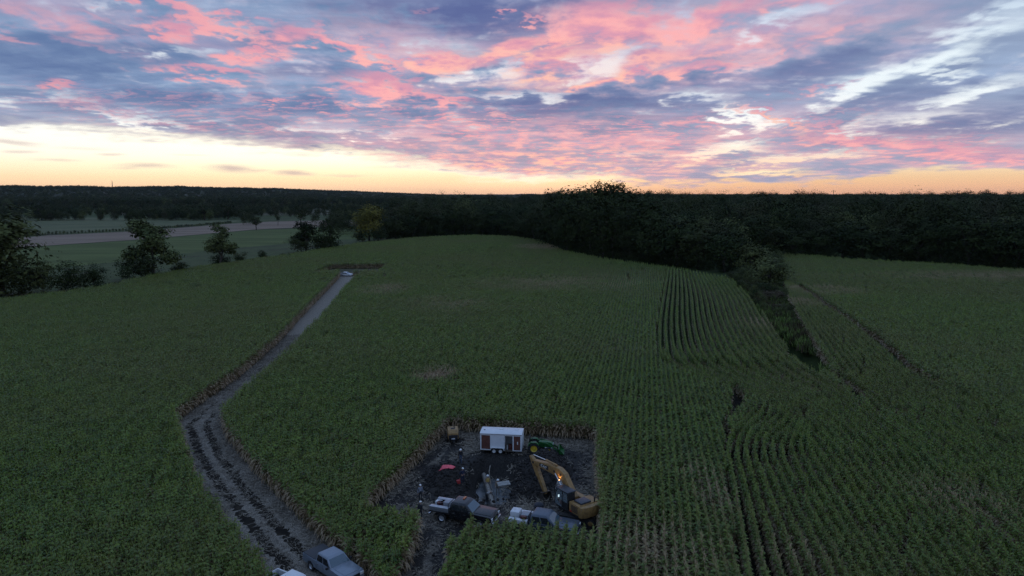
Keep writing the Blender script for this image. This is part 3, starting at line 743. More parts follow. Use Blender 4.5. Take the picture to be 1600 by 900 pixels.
M_BARK = mat('bark', (.060, .048, .036), .95, var=.35, scale=4, bump=.4)
def crown_mesh(name, seed, lobes, quads, q, material, tmax=1.0):
    """leaf-sized faces in clumps spread through the lobes of a crown"""
    rs = np.random.RandomState(seed); wts = np.array([l[3] * l[4] * l[5] for l in lobes]) ** .7; wts /= wts.sum()
    per = 14; nc = max(6, quads // per); P, L, NB = [], [], []
    which = rs.choice(len(lobes), nc, p=wts)
    for w in which:
        x, y, z, a, b, c = lobes[w]; d = rs.normal(size=3); d /= np.linalg.norm(d); r = rs.uniform(.35, 1.0) ** .45 * (1 + .14 * rs.normal())
        ctr = np.array((x, y, z)) + d * r * (a, b, c)
        s = .16 * (a + b + c) / 3 + .25; cd = ctr - (0, 0, 4.6); cd = cd / (np.linalg.norm(cd) + 1e-6)
        pts = ctr + rs.normal(0, 1, (per, 3)) * (s * .75, s * .75, s * .5)
        NB.append(np.repeat((d * .45 + cd * .55)[None], per, 0)); P.append(pts); L.append(np.clip(rs.rand() * .85 + .15 * rs.rand(per), 0, 1))
    P = np.concatenate(P); L = np.concatenate(L); n = len(P)
    nb = np.concatenate(NB) + rs.normal(0, .30, (n, 3)); nb[:, 2] += .25; nb /= np.linalg.norm(nb, axis=1)[:, None]      # leaves lie outwards on their clump
    u = np.cross(nb, rs.normal(size=(n, 3))); u /= np.linalg.norm(u, axis=1)[:, None]; v = np.cross(nb, u)
    s = (q * rs.uniform(.6, 1.3, n))[:, None]
    V = np.stack([P - u * s, P - v * s * .6, P + u * s, P + v * s * .6], 1).reshape(-1, 3)
    return raw_mesh(name, V, np.arange(4 * n).reshape(n, 4), [material], False, {'lum': np.repeat(L, 4)})
def trunk_mesh(name, seed, H, r, lobes, fork=.35):
    mb = MB(); rs = random.Random(seed); p = Vector((0, 0, -.3)); top = None; n = 5; pts = [p]
    for i in range(1, n + 1):
        p = Vector((rs.gauss(0, .012) * H * i, rs.gauss(0, .012) * H * i, H * .62 * i / n)); pts.append(p)
    for i in range(n): mb.cyl(pts[i], pts[i + 1], r * (1 - .15 * i), r * (1 - .15 * (i + 1)), 8, caps=(i in (0, n - 1)))
    for (x, y, z, a, b, c) in lobes:
        s0 = pts[min(n, max(1, int(fork * n + rs.random() * 2)))]; e = Vector((x, y, z)); mid = (s0 + e) / 2 + Vector((0, 0, .05 * H))
        mb.cyl(s0, mid, r * .42, r * .28, 6, False); mb.cyl(mid, e, r * .28, r * .10, 6, False)
    bm = mb.bm; bmesh.ops.recalc_face_normals(bm, faces=bm.faces); me = bpy.data.meshes.new(name); bm.to_mesh(me); bm.free(); me.materials.append(M_BARK)
    for q in me.polygons: q.use_smooth = True
    return me
def lobes_of(seed, kind):
    """crown plans for a tree 10 m tall with a 3.4 m half width; scaled when planted"""
    rs = random.Random(seed); L = []
    if kind == 'round':
        L = [(0, 0, 6.3, 2.6, 2.6, 2.9)] + [(rs.uniform(-1.9, 1.9), rs.uniform(-1.9, 1.9), rs.uniform(3.8, 8.3), rs.uniform(.9, 1.6), rs.uniform(.9, 1.6), rs.uniform(.9, 1.5)) for _ in range(9)]
    elif kind == 'dome':
        L = [(0, 0, 4.4, 3.0, 3.0, 4.3), (0, 0, 7.0, 2.3, 2.3, 2.6)] + [(2.2 * math.cos(i * 1.05 + rs.random()), 2.2 * math.sin(i * 1.05 + rs.random()), rs.uniform(3.0, 7.6), rs.uniform(1.1, 1.7), rs.uniform(1.1, 1.7), rs.uniform(1.1, 1.7)) for i in range(6)]
    elif kind == 'edge':
        L = [(0, 0, 4.2, 2.5, 2.5, 3.9), (0, 0, 7.4, 2.0, 2.0, 2.2), (0, 0, 1.6, 2.9, 2.9, 1.7)] + [(rs.uniform(-2.1, 2.1), rs.uniform(-2.1, 2.1), rs.uniform(.8, 8.9), rs.uniform(.8, 1.5), rs.uniform(.8, 1.5), rs.uniform(.8, 1.5)) for _ in range(12)]
    elif kind == 'tall':
        L = [(0, 0, 4.6, 2.1, 2.1, 3.2), (0, 0, 7.4, 1.6, 1.6, 2.2)] + [(rs.uniform(-1.7, 1.7), rs.uniform(-1.7, 1.7), rs.uniform(2.4, 9.0), rs.uniform(.7, 1.3), rs.uniform(.7, 1.3), rs.uniform(.8, 1.4)) for _ in range(11)]
    elif kind == 'open':
        L = [(rs.uniform(-2.5, 2.5), rs.uniform(-2.2, 2.2), rs.uniform(3.2, 8.9), rs.uniform(.8, 1.5), rs.uniform(.8, 1.5), rs.uniform(.7, 1.3)) for _ in range(12)] + [(0, 0, 5.8, 1.5, 1.5, 2.0)]
    elif kind == 'shrub':
        L = [(0, 0, 4.6, 2.8, 2.8, 4.2)] + [(rs.uniform(-2, 2), rs.uniform(-2, 2), rs.uniform(1.8, 7.6), rs.uniform(1.1, 1.8), rs.uniform(1.1, 1.8), rs.uniform(1.4, 2.2)) for _ in range(8)]
    return L
PROTO = {}
def proto(kind, k, material, quads=2600, q=.22):
    key = (kind, k, material.name, quads)
    if key not in PROTO:
        lb = lobes_of(k * 17 + len(kind), kind)
        PROTO[key] = (crown_mesh('crown', k * 31 + 5, lb, quads, q, material), trunk_mesh('trunk', k, 10, .24 if kind != 'shrub' else .10, [l for l in lb[1:7]]))
    return PROTO[key]
rsT = random.Random(3)
def plant(name, label, cat, px, D, top_py, half_px, kind, k, material, group=None, base_drop=None, quads=2600):
    """a tree standing at distance D in column px, as tall and wide as the photo shows it"""
    x = GY(px, D); z0 = float(land_h(np.array([x]), np.array([float(D)]))[0])
    d = ray(px, top_py); ztop = CAM_H + d[2] / d[1] * D
    H = max(1.2, ztop - z0); W = half_px / FPX * (D + 4)
    t = thing(name, label, cat, (x, D, z0), rsT.uniform(0, 6.28), group)
    cm, tm = proto(kind, k, material, quads)
    sx = W / 3.3; sz = H / 10.2
    for nm, me in (('trunk', tm), ('crown', cm)):
        o = link_mesh(nm, me, t); o.scale = (sx, sx, sz)
    return t
g_row = 'trees along the field edge on the left'
plant('broadleaf_tree', 'large olive green tree cut by the left frame edge', 'tree', 4, 216, 322, 66, 'edge', 1, M_LEAF2, g_row, quads=5200)
plant('broadleaf_tree', 'tall leaning tree with open olive crown among shrubs, left of the bushy tree', 'tree', 243, 256, 334, 40, 'open', 2, M_LEAF2, g_row, quads=5200)
plant('broadleaf_tree', 'slim grey green tree alone between two shrub clumps', 'tree', 343, 292, 347, 27, 'open', 5, M_LEAF2, g_row, quads=3600)
plant('broadleaf_tree', 'dark forked tree with open crown, left one of a close pair', 'tree', 478, 372, 340, 25, 'open', 3, M_LEAF, g_row, quads=3600)
plant('broadleaf_tree', 'dense dark tree, right one of a close pair', 'tree', 518, 378, 334, 20, 'edge', 2, M_LEAF, g_row)
plant('yellowing_tree', 'yellowish green round tree standing before the dark wood', 'tree', 577, 474, 314, 24, 'dome', 4, M_LEAFY, g_row, quads=4200)
g_sh = 'shrubs along the field edge on the left'
for px, D, tp, hw, k, mt, lb in ((28, 213, 400, 30, 1, M_LEAF, 'dark shrub under the large tree at the left edge'), (68, 218, 394, 20, 2, M_LEAF2, 'loose olive shrub between the large left tree and round bushes'), (108, 217, 397, 30, 3, M_LEAF, 'big round dark bush right of the large left tree'),
        (148, 224, 404, 20, 4, M_LEAF, 'lower round bush at the end of the left clump'), (203, 248, 400, 21, 5, M_LEAF, 'dark bush at the left foot of the leaning tree'), (232, 252, 388, 22, 6, M_LEAF, 'dark undergrowth around the trunk of the leaning tree'), (283, 264, 404, 15, 7, M_LEAF, 'small round bush right of the leaning tree'),
        (375, 308, 389, 11, 8, M_LEAF, 'small round bush right of the slim tree'), (410, 330, 388, 8, 9, M_LEAF, 'tiny bush between the slim tree and the close pair'), (470, 372, 366, 20, 10, M_LEAF, 'dark bush at the foot of the left tree of the pair'), (502, 376, 364, 16, 11, M_LEAF, 'dark bush between the two trees of the pair'),
        (566, 466, 355, 14, 12, M_LEAF, 'dark bush left of the yellowish tree foot'), (592, 468, 352, 16, 13, M_LEAF, 'dark bush right of the yellowish tree foot'), (345, 296, 392, 18, 14, M_LEAF, 'dark bush at the foot of the slim tree')):
    plant('shrub', lb, 'shrub', px, D, tp, hw, 'shrub', k % 5, mt, g_sh, quads=2400)
# drain between the fields
g_dr = 'shrubs in the drain between the fields'
plant('broadleaf_tree', 'lighter green tree at the wood corner above the drain', 'tree', 1143, 318, 333, 32, 'tall', 6, M_LEAF2, quads=3200)
for px, D, tp, hw, k, mt, lb in ((1174, 268, 377, 28, 1, M_LEAF2, 'tall green shrub at the head of the drain'), (1203, 234, 397, 31, 2, M_LEAF2, 'biggest round green shrub in the drain'), (1193, 216, 440, 20, 3, M_LEAF, 'dark shrub below the biggest shrub in the drain'), (1208, 203, 452, 21, 4, M_LEAFR, 'brownish shrub in the upper drain'),
        (1220, 186, 473, 20, 0, M_LEAFR, 'russet low bush halfway down the drain'), (1236, 168, 497, 20, 1, M_LEAF2, 'spreading green bush in the middle of the drain'), (1255, 152, 518, 19, 2, M_LEAF2, 'low dark green bush in the lower drain'), (1270, 143, 534, 16, 3, M_LEAF2, 'low bush near the drain end'), (1288, 132, 556, 13, 4, M_LEAF2, 'last low bush at the tip of the drain')):
    plant('shrub', lb, 'shrub', px, D, tp, hw, 'dome', k, mt, g_dr, quads=3000)

# --- the wood: front trees one by one, the mass behind them as one scatter
W_FRONT = [G(px, py) for px, py in ((600, 372), (690, 369), (770, 368), (850, 377), (884, 395), (940, 403), (1000, 411), (1060, 419), (1135, 426))]
W_FRONT2 = [G(px, py) for px, py in ((1150, 405), (1220, 404), (1330, 406), (1450, 412), (1600, 422), (1760, 440))]
def along(pts, step):
    P = np.array(pts); s = np.r_[0, np.cumsum(np.hypot(*np.diff(P, axis=0).T))]; q = np.arange(0, s[-1], step)
    return np.stack([np.interp(q, s, P[:, 0]), np.interp(q, s, P[:, 1])], -1)
def tree_top(px):     # skyline of the wood's front, photo rows by column
    return np.interp(px, [560, 620, 660, 720, 780, 840, 858, 880, 915, 940, 975, 1000, 1040, 1075, 1110, 1180, 1240, 1300, 1360, 1420, 1500, 1560, 1640], [330, 328, 316, 312, 318, 318, 306, 297, 292, 292, 298, 322, 330, 330, 336, 340, 338, 330, 336, 326, 332, 322, 322])
nfront = 0
for front, lab, grp in ((W_FRONT, 'dark tree in the front row of the wood behind the middle of the field', 'front trees of the middle wood'), (W_FRONT2, 'dark tree in the front row of the wood behind the right hand field', 'front trees of the right wood')):
    for x, y in along(front, 10.5):
        x += rsT.uniform(-2, 2); y += rsT.uniform(1, 7)
        px = 800 + FPX * x / (y * math.cos(PITCH) + CAM_H * math.sin(PITCH))
        if px > 1660 or px < 590: continue
        tp = float(tree_top(px)) + rsT.uniform(-3, 20); hw = rsT.uniform(18, 30) * 380 / y
        plant('wood_tree', lab, 'tree', px, y, tp, hw, rsT.choice(['edge', 'dome', 'dome']), rsT.randint(1, 6), M_LEAF, grp)['_px'] = px; nfront += 1
def ordinal(n):
    ones = ('', 'first', 'second', 'third', 'fourth', 'fifth', 'sixth', 'seventh', 'eighth', 'ninth', 'tenth', 'eleventh', 'twelfth', 'thirteenth', 'fourteenth', 'fifteenth', 'sixteenth', 'seventeenth', 'eighteenth', 'nineteenth')
    if n < 20: return ones[n]
    t_, o_ = divmod(n, 10); return (('', '', 'twentieth', 'thirtieth', 'fortieth', 'fiftieth', 'sixtieth')[t_]) if not o_ else ('', '', 'twenty', 'thirty', 'forty', 'fifty', 'sixty')[t_] + '-' + ones[o_]
ORD = ('first', 'second', 'third', 'fourth', 'fifth', 'sixth', 'seventh', 'eighth')
for grp, lab in (('front trees of the middle wood', '%s front-row tree from the left in the wood behind the middle field'), ('front trees of the right wood', '%s front-row tree from the left in the wood behind the right field')):
    for i, o in enumerate(sorted([o for o in C.objects if o.get('group') == grp], key=lambda o: o['_px'])): o['label'] = lab % ordinal(i + 1); del o['_px']
# the tall stand on the skyline
for i_, (px, D, tp, hw, k) in enumerate(((868, 402, 300, 22, 1), (886, 396, 294, 23, 2), (906, 402, 289, 23, 3), (928, 398, 286, 22, 4), (946, 402, 287, 22, 5), (964, 398, 291, 23, 1), (984, 402, 295, 23, 3), (1004, 398, 303, 22, 2))):
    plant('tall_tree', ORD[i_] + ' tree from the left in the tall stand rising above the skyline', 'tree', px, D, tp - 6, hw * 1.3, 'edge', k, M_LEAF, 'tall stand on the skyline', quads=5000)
rsW = np.random.RandomState(11)
SRC = []
for k in range(6):
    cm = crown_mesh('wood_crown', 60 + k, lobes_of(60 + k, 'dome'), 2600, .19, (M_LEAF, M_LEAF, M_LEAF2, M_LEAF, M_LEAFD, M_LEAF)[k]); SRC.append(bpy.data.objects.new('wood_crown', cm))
def wood_inside(x, y):
    fr = W_FRONT + W_FRONT2[1:]
    P = fr + [(700, 300), (2600, 1200), (2600, 2600), (-260, 2600), (-150, 900), (-95, 520)]
    ok = inpoly(x, y, P) & (np.abs(x) < y * .92 + 20)
    return ok
pts = []
for r0, r1, dens in ((280, 620, 1 / 85.), (620, 1000, 1 / 100.), (1000, 1900, 1 / 190.)):
    n = int(.5 * 1.75 * (r1**2 - r0**2) * dens); r = np.sqrt(rsW.uniform(r0**2, r1**2, n)); a = rsW.uniform(-.9, .9, n)
    pts.append(np.stack([r * np.sin(a), r * np.cos(a)], -1))
pts = np.concatenate(pts); m = wood_inside(pts[:, 0], pts[:, 1]); pts = pts[m]
m = polydist(pts[:, 0], pts[:, 1], W_FRONT + W_FRONT2[1:]) > 7; pts = pts[m]
# scattered woods and hedgerow trees of the lower land on the left
def belt(pxs, D0, D1, n):
    px = rsW.uniform(*pxs, n); D = rsW.uniform(D0, D1, n); return np.stack([(px - 800) / FPX * D, D], -1)
left = np.concatenate([belt((-250, 60), 830, 1000, 70), belt((60, 330), 930, 1010, 110), belt((230, 400), 960, 1250, 150), belt((-250, 640), 1080, 1400, 650), belt((-250, 640), 1450, 2300, 2400), belt((380, 520), 800, 830, 9), belt((500, 640), 620, 900, 90), belt((530, 660), 900, 1500, 260)])
left = left[(fbm(left[:, 0] * .006, left[:, 1] * .012, 3) > -.22)]
z = land_h(pts[:, 0], pts[:, 1]); zl = land_h(left[:, 0], left[:, 1])
def far_belt(r0, r1, a0, a1, n):
    r = np.sqrt(rsW.uniform(r0**2, r1**2, n)); a = rsW.uniform(a0, a1, n); q = np.stack([r * np.sin(a), r * np.cos(a)], -1); return np.c_[q, land_h(q[:, 0], q[:, 1])]
farp = np.concatenate([far_belt(1900, 3200, R(-48), R(46), 7000), far_belt(3200, 5600, R(-48), R(-6), 9000), far_belt(3200, 4600, R(-6), R(46), 3000)])
allp = np.concatenate([np.c_[pts, z], np.c_[left, zl], farp]); n = len(allp)
D = np.hypot(allp[:, 0], allp[:, 1])
hgt = 21 + 9.0 * fbm(allp[:, 0] * .004, allp[:, 1] * .004, 3) + rsW.normal(0, 3.2, n) + 9 * (rsW.rand(n) < .05); hgt = np.where(allp[:, 0] / allp[:, 1] < -.17, rsW.uniform(9, 18, n), hgt)
hgt = np.where((D > 1000) & (hgt > 18), hgt * 1.12, hgt); hgt = np.where(D > 1900, rsW.uniform(17, 27, n) * 1.15, hgt)
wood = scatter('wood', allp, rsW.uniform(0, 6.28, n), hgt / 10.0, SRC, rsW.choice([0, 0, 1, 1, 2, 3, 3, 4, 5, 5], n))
tag(wood, 'dark broadleaf wood stretching back to the horizon', 'wood', kind='stuff')
print('wood', n, 'front', nfront)
# canopy far off, down to the horizon
def far_canopy():
    az = np.linspace(R(-50), R(50), 1400); r = np.r_[np.linspace(2300, 3000, 12), np.linspace(3100, 11000, 26)]
    A, Rr = np.meshgrid(az, r); A = A + (rsW.rand(*A.shape) - .5) * .001
    X, Y = Rr * np.sin(A), Rr * np.cos(A)
    z = land_h(X, Y); n1 = fbm(X * .006, Y * .006, 4, .6); n2 = fbm(X * .03, Y * .03, 3, .6)
    H = 20 + 9 * n1 + 8 * n2 + 1.5 * rsW.normal(size=X.shape); H = H * (1 - .25 * sst(R(-8), R(-20), A))
    H[0] = -4
    Z = z + H
    ny, nx = X.shape; idx = np.arange(nx * ny).reshape(ny, nx)
    F = np.stack([idx[:-1, :-1], idx[:-1, 1:], idx[1:, 1:], idx[1:, :-1]], -1).reshape(-1, 4)
    lum = np.clip(.5 + n2 + .25 * rsW.normal(size=X.shape), 0, 1)
    return link_mesh('distant_wood', raw_mesh('distant_wood', np.stack([X, Y, Z], -1).reshape(-1, 3), F, [leaf_mat('far_canopy', (.008, .014, .008), (.026, .036, .018))], False, {'lum': lum.ravel()}))  # leaf colours darkened in place of the self-shadow this sheet lacks
tag(far_canopy(), 'far wooded country fading towards the horizon', 'distant wood', kind='stuff')
# trees one can still pick out on the lower land
g_md = 'single trees on the meadows beyond'
for px, D, tp, hw, k, lb in ((118, 985, 320, 13, 1, 'round tree by the pale pasture far on the left'), (470, 760, 316, 10, 2, 'dark round tree standing in the pale pasture'), (434, 800, 327, 5, 3, 'very small tree left of the dark round tree in the pasture'), (400, 700, 334, 11, 4, 'small dark tree at the end of the ploughed strip'),
        (356, 1000, 312, 16, 5, 'broad dark tree right of the hedge on the meadows'), (275, 985, 318, 14, 2, 'wide tree above the leaning tree far behind'), (320, 960, 314, 14, 3, 'tall far tree between leaning and slim tree'), (65, 960, 313, 20, 4, 'dark far tree group end behind the large left tree')):
    plant('meadow_tree', lb, 'tree', px, D, tp, hw, 'round', k, M_LEAF, g_md, quads=1200)
# hedge along the ploughed strip
hd = along([G(px, py, -4.9) for px, py in ((-150, 377), (0, 373), (75, 367.5), (209, 361), (275, 356), (362, 349))], 3.2)
hs_ = scatter('hedge', np.c_[hd, np.full(len(hd), -5.0)], rsW.uniform(0, 6, len(hd)), rsW.uniform(.28, .42, len(hd)), SRC[:3], rsW.randint(0, 3, len(hd)))
tag(hs_, 'low dark hedge along the ploughed strip on the left', 'hedge', kind='stuff')
# scrub and grass in the drain and along the field edges
def grass_source(seed, mt, h=.9):
    rs = np.random.RandomState(seed); V, Fq, lum = [], [], []
    for i in range(46):
        b = np.array((rs.normal(0, .35), rs.normal(0, .35), 0)); a = rs.uniform(0, 6.28); o = np.array((math.cos(a), math.sin(a), 0)) * rs.uniform(.1, .5); s = np.array((-math.sin(a), math.cos(a), 0)) * .05; hh = h * rs.uniform(.5, 1.2); k = len(V)
        V += [b - s, b + s, b + o * .4 + s * .8 + (0, 0, hh * .7), b + o * .4 - s * .8 + (0, 0, hh * .7), b + o + s * .1 + (0, 0, hh), b + o - s * .1 + (0, 0, hh)]
        Fq += [(k, k + 1, k + 2, k + 3), (k + 3, k + 2, k + 4, k + 5)]; lum += [rs.rand()] * 6
    return bpy.data.objects.new('grass_tuft', raw_mesh('grass_tuft', V, Fq, [mt], False, {'lum': lum}))
M_GRASS = leaf_mat('rank_grass', (.075, .125, .03), (.20, .27, .07))
TUFT = [grass_source(1, M_GRASS), grass_source(2, M_GRASS, .6), grass_source(3, M_LEAFR, 1.1), grass_source(4, M_LEAF2)]
DR = [tuple(p) for p in BANK_L] + [tuple(p) for p in BANK_R[::-1]]
P = np.array(DR); q = np.stack([rsW.uniform(P[:, 0].min(), P[:, 0].max(), 26000), rsW.uniform(P[:, 1].min(), P[:, 1].max(), 26000)], -1)
q = q[inpoly(q[:, 0], q[:, 1], DR)][:9000]
e1 = along(RIM[1:-3], .9); e1 = np.concatenate([e1 + rsW.normal(0, 1.2, e1.shape) + (0, 4), e1 + rsW.normal(0, 1.6, e1.shape) + (0, 6)])
q = np.concatenate([q, e1])
gr = scatter('ditch_grass', np.c_[q, land_h(q[:, 0], q[:, 1])], rsW.uniform(0, 6, len(q)), rsW.uniform(.8, 2.2, len(q)), TUFT, rsW.choice([0, 0, 1, 2, 3], len(q)))
sq = q[:len(q) - len(e1)]; sq = sq[rsW.rand(len(sq)) < .085]
sc_ = scatter('drain_scrub', np.c_[sq, land_h(sq[:, 0], sq[:, 1]) - .1], rsW.uniform(0, 6, len(sq)), rsW.uniform(.7, 1.25, len(sq)) * np.interp(sq[:, 1], [120, 150, 200, 300], [.11, .20, .34, .55]), SRC[:5], rsW.choice([0, 2, 2, 2, 4], len(sq))); tag(sc_, 'low green scrub filling the drain', 'scrub', kind='stuff')
uq = along(W_FRONT + W_FRONT2[1:], 2.2); uq = uq + rsW.normal(0, 1.2, uq.shape) + (0, 1.5)
un = scatter('undergrowth', np.c_[uq, land_h(uq[:, 0], uq[:, 1]) - .2], rsW.uniform(0, 6, len(uq)), rsW.uniform(.25, .6, len(uq)), SRC[:4], rsW.choice([0, 1, 3], len(uq))); tag(un, 'dark undergrowth along the foot of the wood', 'undergrowth', kind='stuff')
tag(gr, 'rough grass in the drain and along the field rim', 'grass', kind='stuff')
# transmission poles above the wood, mast on the ridge
M_POLE = mat('weathered_pole', (.05, .045, .04), .8)
def pole(px, D, top_py, lab):
    x = GY(px, D); d = ray(px, top_py); zt = CAM_H + d[2] / d[1] * D
    t = thing('transmission_pole', lab, 'utility pole', (x, D, 0), R(8), 'transmission poles above the wood')
    MB().cyl((0, 0, 0), (0, 0, zt), .45, .28, 10).build('pole', M_POLE, t)
    m = MB(); m.box((0, 0, zt - 1.2), (6.0, .3, .35)); m.build('cross_arm', M_POLE, t)
    for s in (-2.7, 0, 2.7): MB().cyl((s, 0, zt - 1.4), (s, 0, zt - 2.6), .16, .16, 6).build('insulator', M_POLE, t)
pole(1300, 900, 297, 'leftmost of the three tall poles over the right wood')
pole(1365, 820, 300, 'middle one of the three tall poles over the right wood')
pole(1492, 860, 298, 'rightmost of the three tall poles over the right wood')
pole(1130, 1500, 298, 'tiny far pole on the skyline right of the tall stand')
x = GY(177, 5300); zb = float(land_h(np.array([x]), np.array([5300.]))[0]); ms = thing('radio_mast', 'thin lattice mast on the wooded ridge at far left', 'mast', (x, 5300, zb))
mb = MB()
for i in range(3):
    a = i * 2.094; mb.cyl((3 * math.cos(a), 3 * math.sin(a), 0), (1.2 * math.cos(a), 1.2 * math.sin(a), 72), .9, .6, 5)
for k in range(12):
    z0 = k * 6; w = 3 - 1.8 * k / 12
    for i in range(3):
        a, b = i * 2.094, (i + 1) * 2.094; mb.cyl((w * math.cos(a), w * math.sin(a), z0), (w * math.cos(b), w * math.sin(b), z0 + 6), .3, .3, 4)
mb.build('lattice', M_POLE, ms); MB().cyl((0, 0, 72), (0, 0, 84), .5, .3, 6).build('antenna', M_POLE, ms)

# ------------------------------------------------------------------ the dig: heaps, mud, pipe, litter
def soil_mat(name, c1, c2, rough=.85):
    m = bpy.data.materials.new(name); m.use_nodes = True; t = NT(m.node_tree); p = t.n['Principled BSDF']
    pos = t.node('ShaderNodeNewGeometry').outputs['Position']
    n = t.noise(pos, 1.4, 6, .68); t.put(p.inputs['Base Color'], t.mix(t.mr(n, .35, .68), c1, c2)); p.inputs['Roughness'].default_value = rough; p.inputs['Specular IOR Level'].default_value = .3
    b = t.node('ShaderNodeBump'); b.inputs['Strength'].default_value = 1.0; b.inputs['Distance'].default_value = .12
    t.put(b.inputs['Height'], t.noise(pos, 5, 5, .65)); t.l.new(b.outputs[0], p.inputs['Normal']); return m
M_SOIL = soil_mat('dug_soil', (.012, .0105, .0095), (.048, .041, .035))
M_MUD = soil_mat('wet_mud', (.05, .052, .052), (.13, .135, .135), .35)
def heap_h(x, y, c, rx, ry, h, sd, ang=0.0):
    ca, sa = math.cos(ang), math.sin(ang); u, v = (x - c[0]), (y - c[1]); u, v = ca * u + sa * v, -sa * u + ca * v
    r = np.hypot(u / rx, v / ry) + .16 * fbm(x * .45 + sd, y * .45, 3)
    s = 1 - sst(.0, 1.05, r)
    return h * s ** .85 + (.16 * fbm(x * 1.3 + sd, y * 1.3, 4) + .07 * fbm(x * 4, y * 4 + sd, 2)) * (r < 1.05)
HEAPS = [((-7.1, 71.8), 2.3, 5.0, 1.5, 3, .1), ((3.9, 74.9), 3.2, 4.7, 2.2, 9, -.1), ((2.0, 69.3), 1.5, 2.9, .8, 14, .2)]
def all_h(x, y):
    x = np.atleast_1d(np.asarray(x, float)); y = np.atleast_1d(np.asarray(y, float)); z = site_h(x, y) + .02
    for h in HEAPS: z = np.maximum(z, heap_h(x, y, *h) - .02)
    return z
def zat(x, y): return float(all_h(x, y)[0])
for h, lb in zip(HEAPS, ('low black soil heap with a red sheet on it, left of the pit', 'large black soil heap behind the excavator boom', 'small spoil heap at the right rim of the pit')):
    c, rx, ry = h[:3]; xs, ys = np.arange(c[0] - rx * 1.25, c[0] + rx * 1.25, .16), np.arange(c[1] - ry * 1.2, c[1] + ry * 1.2, .16); X, Y = np.meshgrid(xs, ys)
    Z = heap_h(X, Y, *h) - .06; lowz = Z < .03
    Z = np.where(lowz, -.25 + np.minimum(site_h(X, Y), 0), Z); idx = np.arange(X.size).reshape(X.shape)
    F = np.stack([idx[:-1, :-1], idx[:-1, 1:], idx[1:, 1:], idx[1:, :-1]], -1)
    kp = ~(lowz[:-1, :-1] & lowz[:-1, 1:] & lowz[1:, 1:] & lowz[1:, :-1])
    tag(link_mesh('soil_heap', raw_mesh('soil_heap', np.stack([X, Y, Z], -1).reshape(-1, 3), F[kp], [M_SOIL], True)), lb, 'soil heap', 'heaps of dug soil')
# muddy water on the pit floor
a = np.linspace(0, 2 * math.pi, 40, endpoint=False); rr = 1 + .18 * np.sin(3 * a + 1) + .1 * np.sin(5 * a)
mb = MB(); mb.prism([(-2.1 + 2.1 * r_ * math.cos(t_), 72.9 + 4.2 * r_ * math.sin(t_)) for t_, r_ in zip(a, rr)], -2.3, -1.98, 'xy')
m_w = mat('muddy_water', (.11, .12, .125), .22, var=.45, scale=.8, spec=.5); tag(mb.build('muddy_water', m_w), kind='structure')
M_STEEL = mat('pipe_steel', (.20, .18, .15), .5, var=.3, scale=5, dirt=.5)
p0, p1 = (*G(756, 741, -1.2), -1.25), (*G(772, 792, -1.0), -1.15)
t = thing('buried_pipe', 'exposed grey pipe running along the bottom of the pit', 'pipe', p0)
q = Vector(p1) - Vector(p0); MB().cyl((0, 0, 0), q, .26, .26, 20).build('pipe_wall', M_STEEL, t, smooth=True)
for f in (.3, .62): MB().cyl(q * f, q * (f + .05), .30, .30, 20).build('coupling', mat('pipe_band', (.10, .09, .08), .6), t, smooth=True)
x, y = G(787, 779, -1.6)
tag(MB().box((0, 0, 0), (1.35, .8, .12), (.12, -.05, .25)).build('timber_mat', mat('pale_timber', (.27, .27, .25), .7, var=.3, scale=2, dirt=.6), bevel=.015), 'pale mud-stained board lying at the near end of the pit', 'board').location = (x, y, zat(x, y) + .12)
x, y = G(766, 728, 0); tag(MB().tube([(0, 0, .0), (-.1, -1.0, -.3), (.08, -2.0, -1.2), (.3, -3.0, -1.7)], .05).build('hose', mat('pale_hose', (.22, .20, .16), .6)), 'pale hose hanging down the far side of the pit', 'hose').location = (x, y, zat(x, y) + .06)
# red sheet and red can
x, y = G(699, 735, 1.1); X, Y = np.meshgrid(np.linspace(-.72, .72, 12), np.linspace(-.62, .62, 12)); Xr, Yr = X + .25 * Y, Y + .05 * X
Zs = all_h(x + Xr.ravel(), y + Yr.ravel()).reshape(X.shape); Zs = Zs * .9 + Zs.max() * .1 + .14; idx = np.arange(144).reshape(12, 12)
F = np.stack([idx[:-1, :-1], idx[:-1, 1:], idx[1:, 1:], idx[1:, :-1]], -1).reshape(-1, 4)
sh = link_mesh('plastic_sheet', raw_mesh('plastic_sheet', np.stack([x + Xr, y + Yr, Zs], -1).reshape(-1, 3), F, [mat('red_plastic', (.75, .075, .11), .5, var=.12)], True)); tag(sh, 'bright red plastic sheet lying on the left soil heap', 'sheet')
so = sh.modifiers.new('thickness', 'SOLIDIFY'); so.thickness = .02
x, y = G(716, 755, .5); t = thing('fuel_can', 'red fuel can on the soil heap beside the man in navy', 'can', (x, y, zat(x, y)), .5)
MB().box((0, 0, .21), (.42, .24, .42)).build('can_body', mat('red_can', (.42, .04, .04), .45), t, bevel=.04)
MB().cyl((.12, 0, .42), (.2, 0, .56), .04, .03, 8).build('spout', mat('red_can', (.4, .03, .03), .45), t); MB().box((-.06, 0, .48), (.22, .05, .04)).build('handle', mat('red_can', (.4, .03, .03), .45), t, bevel=.01)
# dark bundle between the pickup and the excavator
x, y = G(842, 791, .2); mb = MB(); mb.loft([[(r_ * math.cos(k * .628) * (1 + .15 * math.sin(2.3 * k)), r_ * .8 * math.sin(k * .628), z_) for k in range(10)] for r_, z_ in ((.42, -.05), (.55, .2), (.45, .42), (.2, .55))])
tag(mb.build('tarp_bundle', mat('dark_tarp', (.022, .026, .036), .6, bump=.4), bevel=.05), 'dark tarpaulin bundle lying between dark pickup and excavator', 'bundle').location = (x, y, zat(x, y))
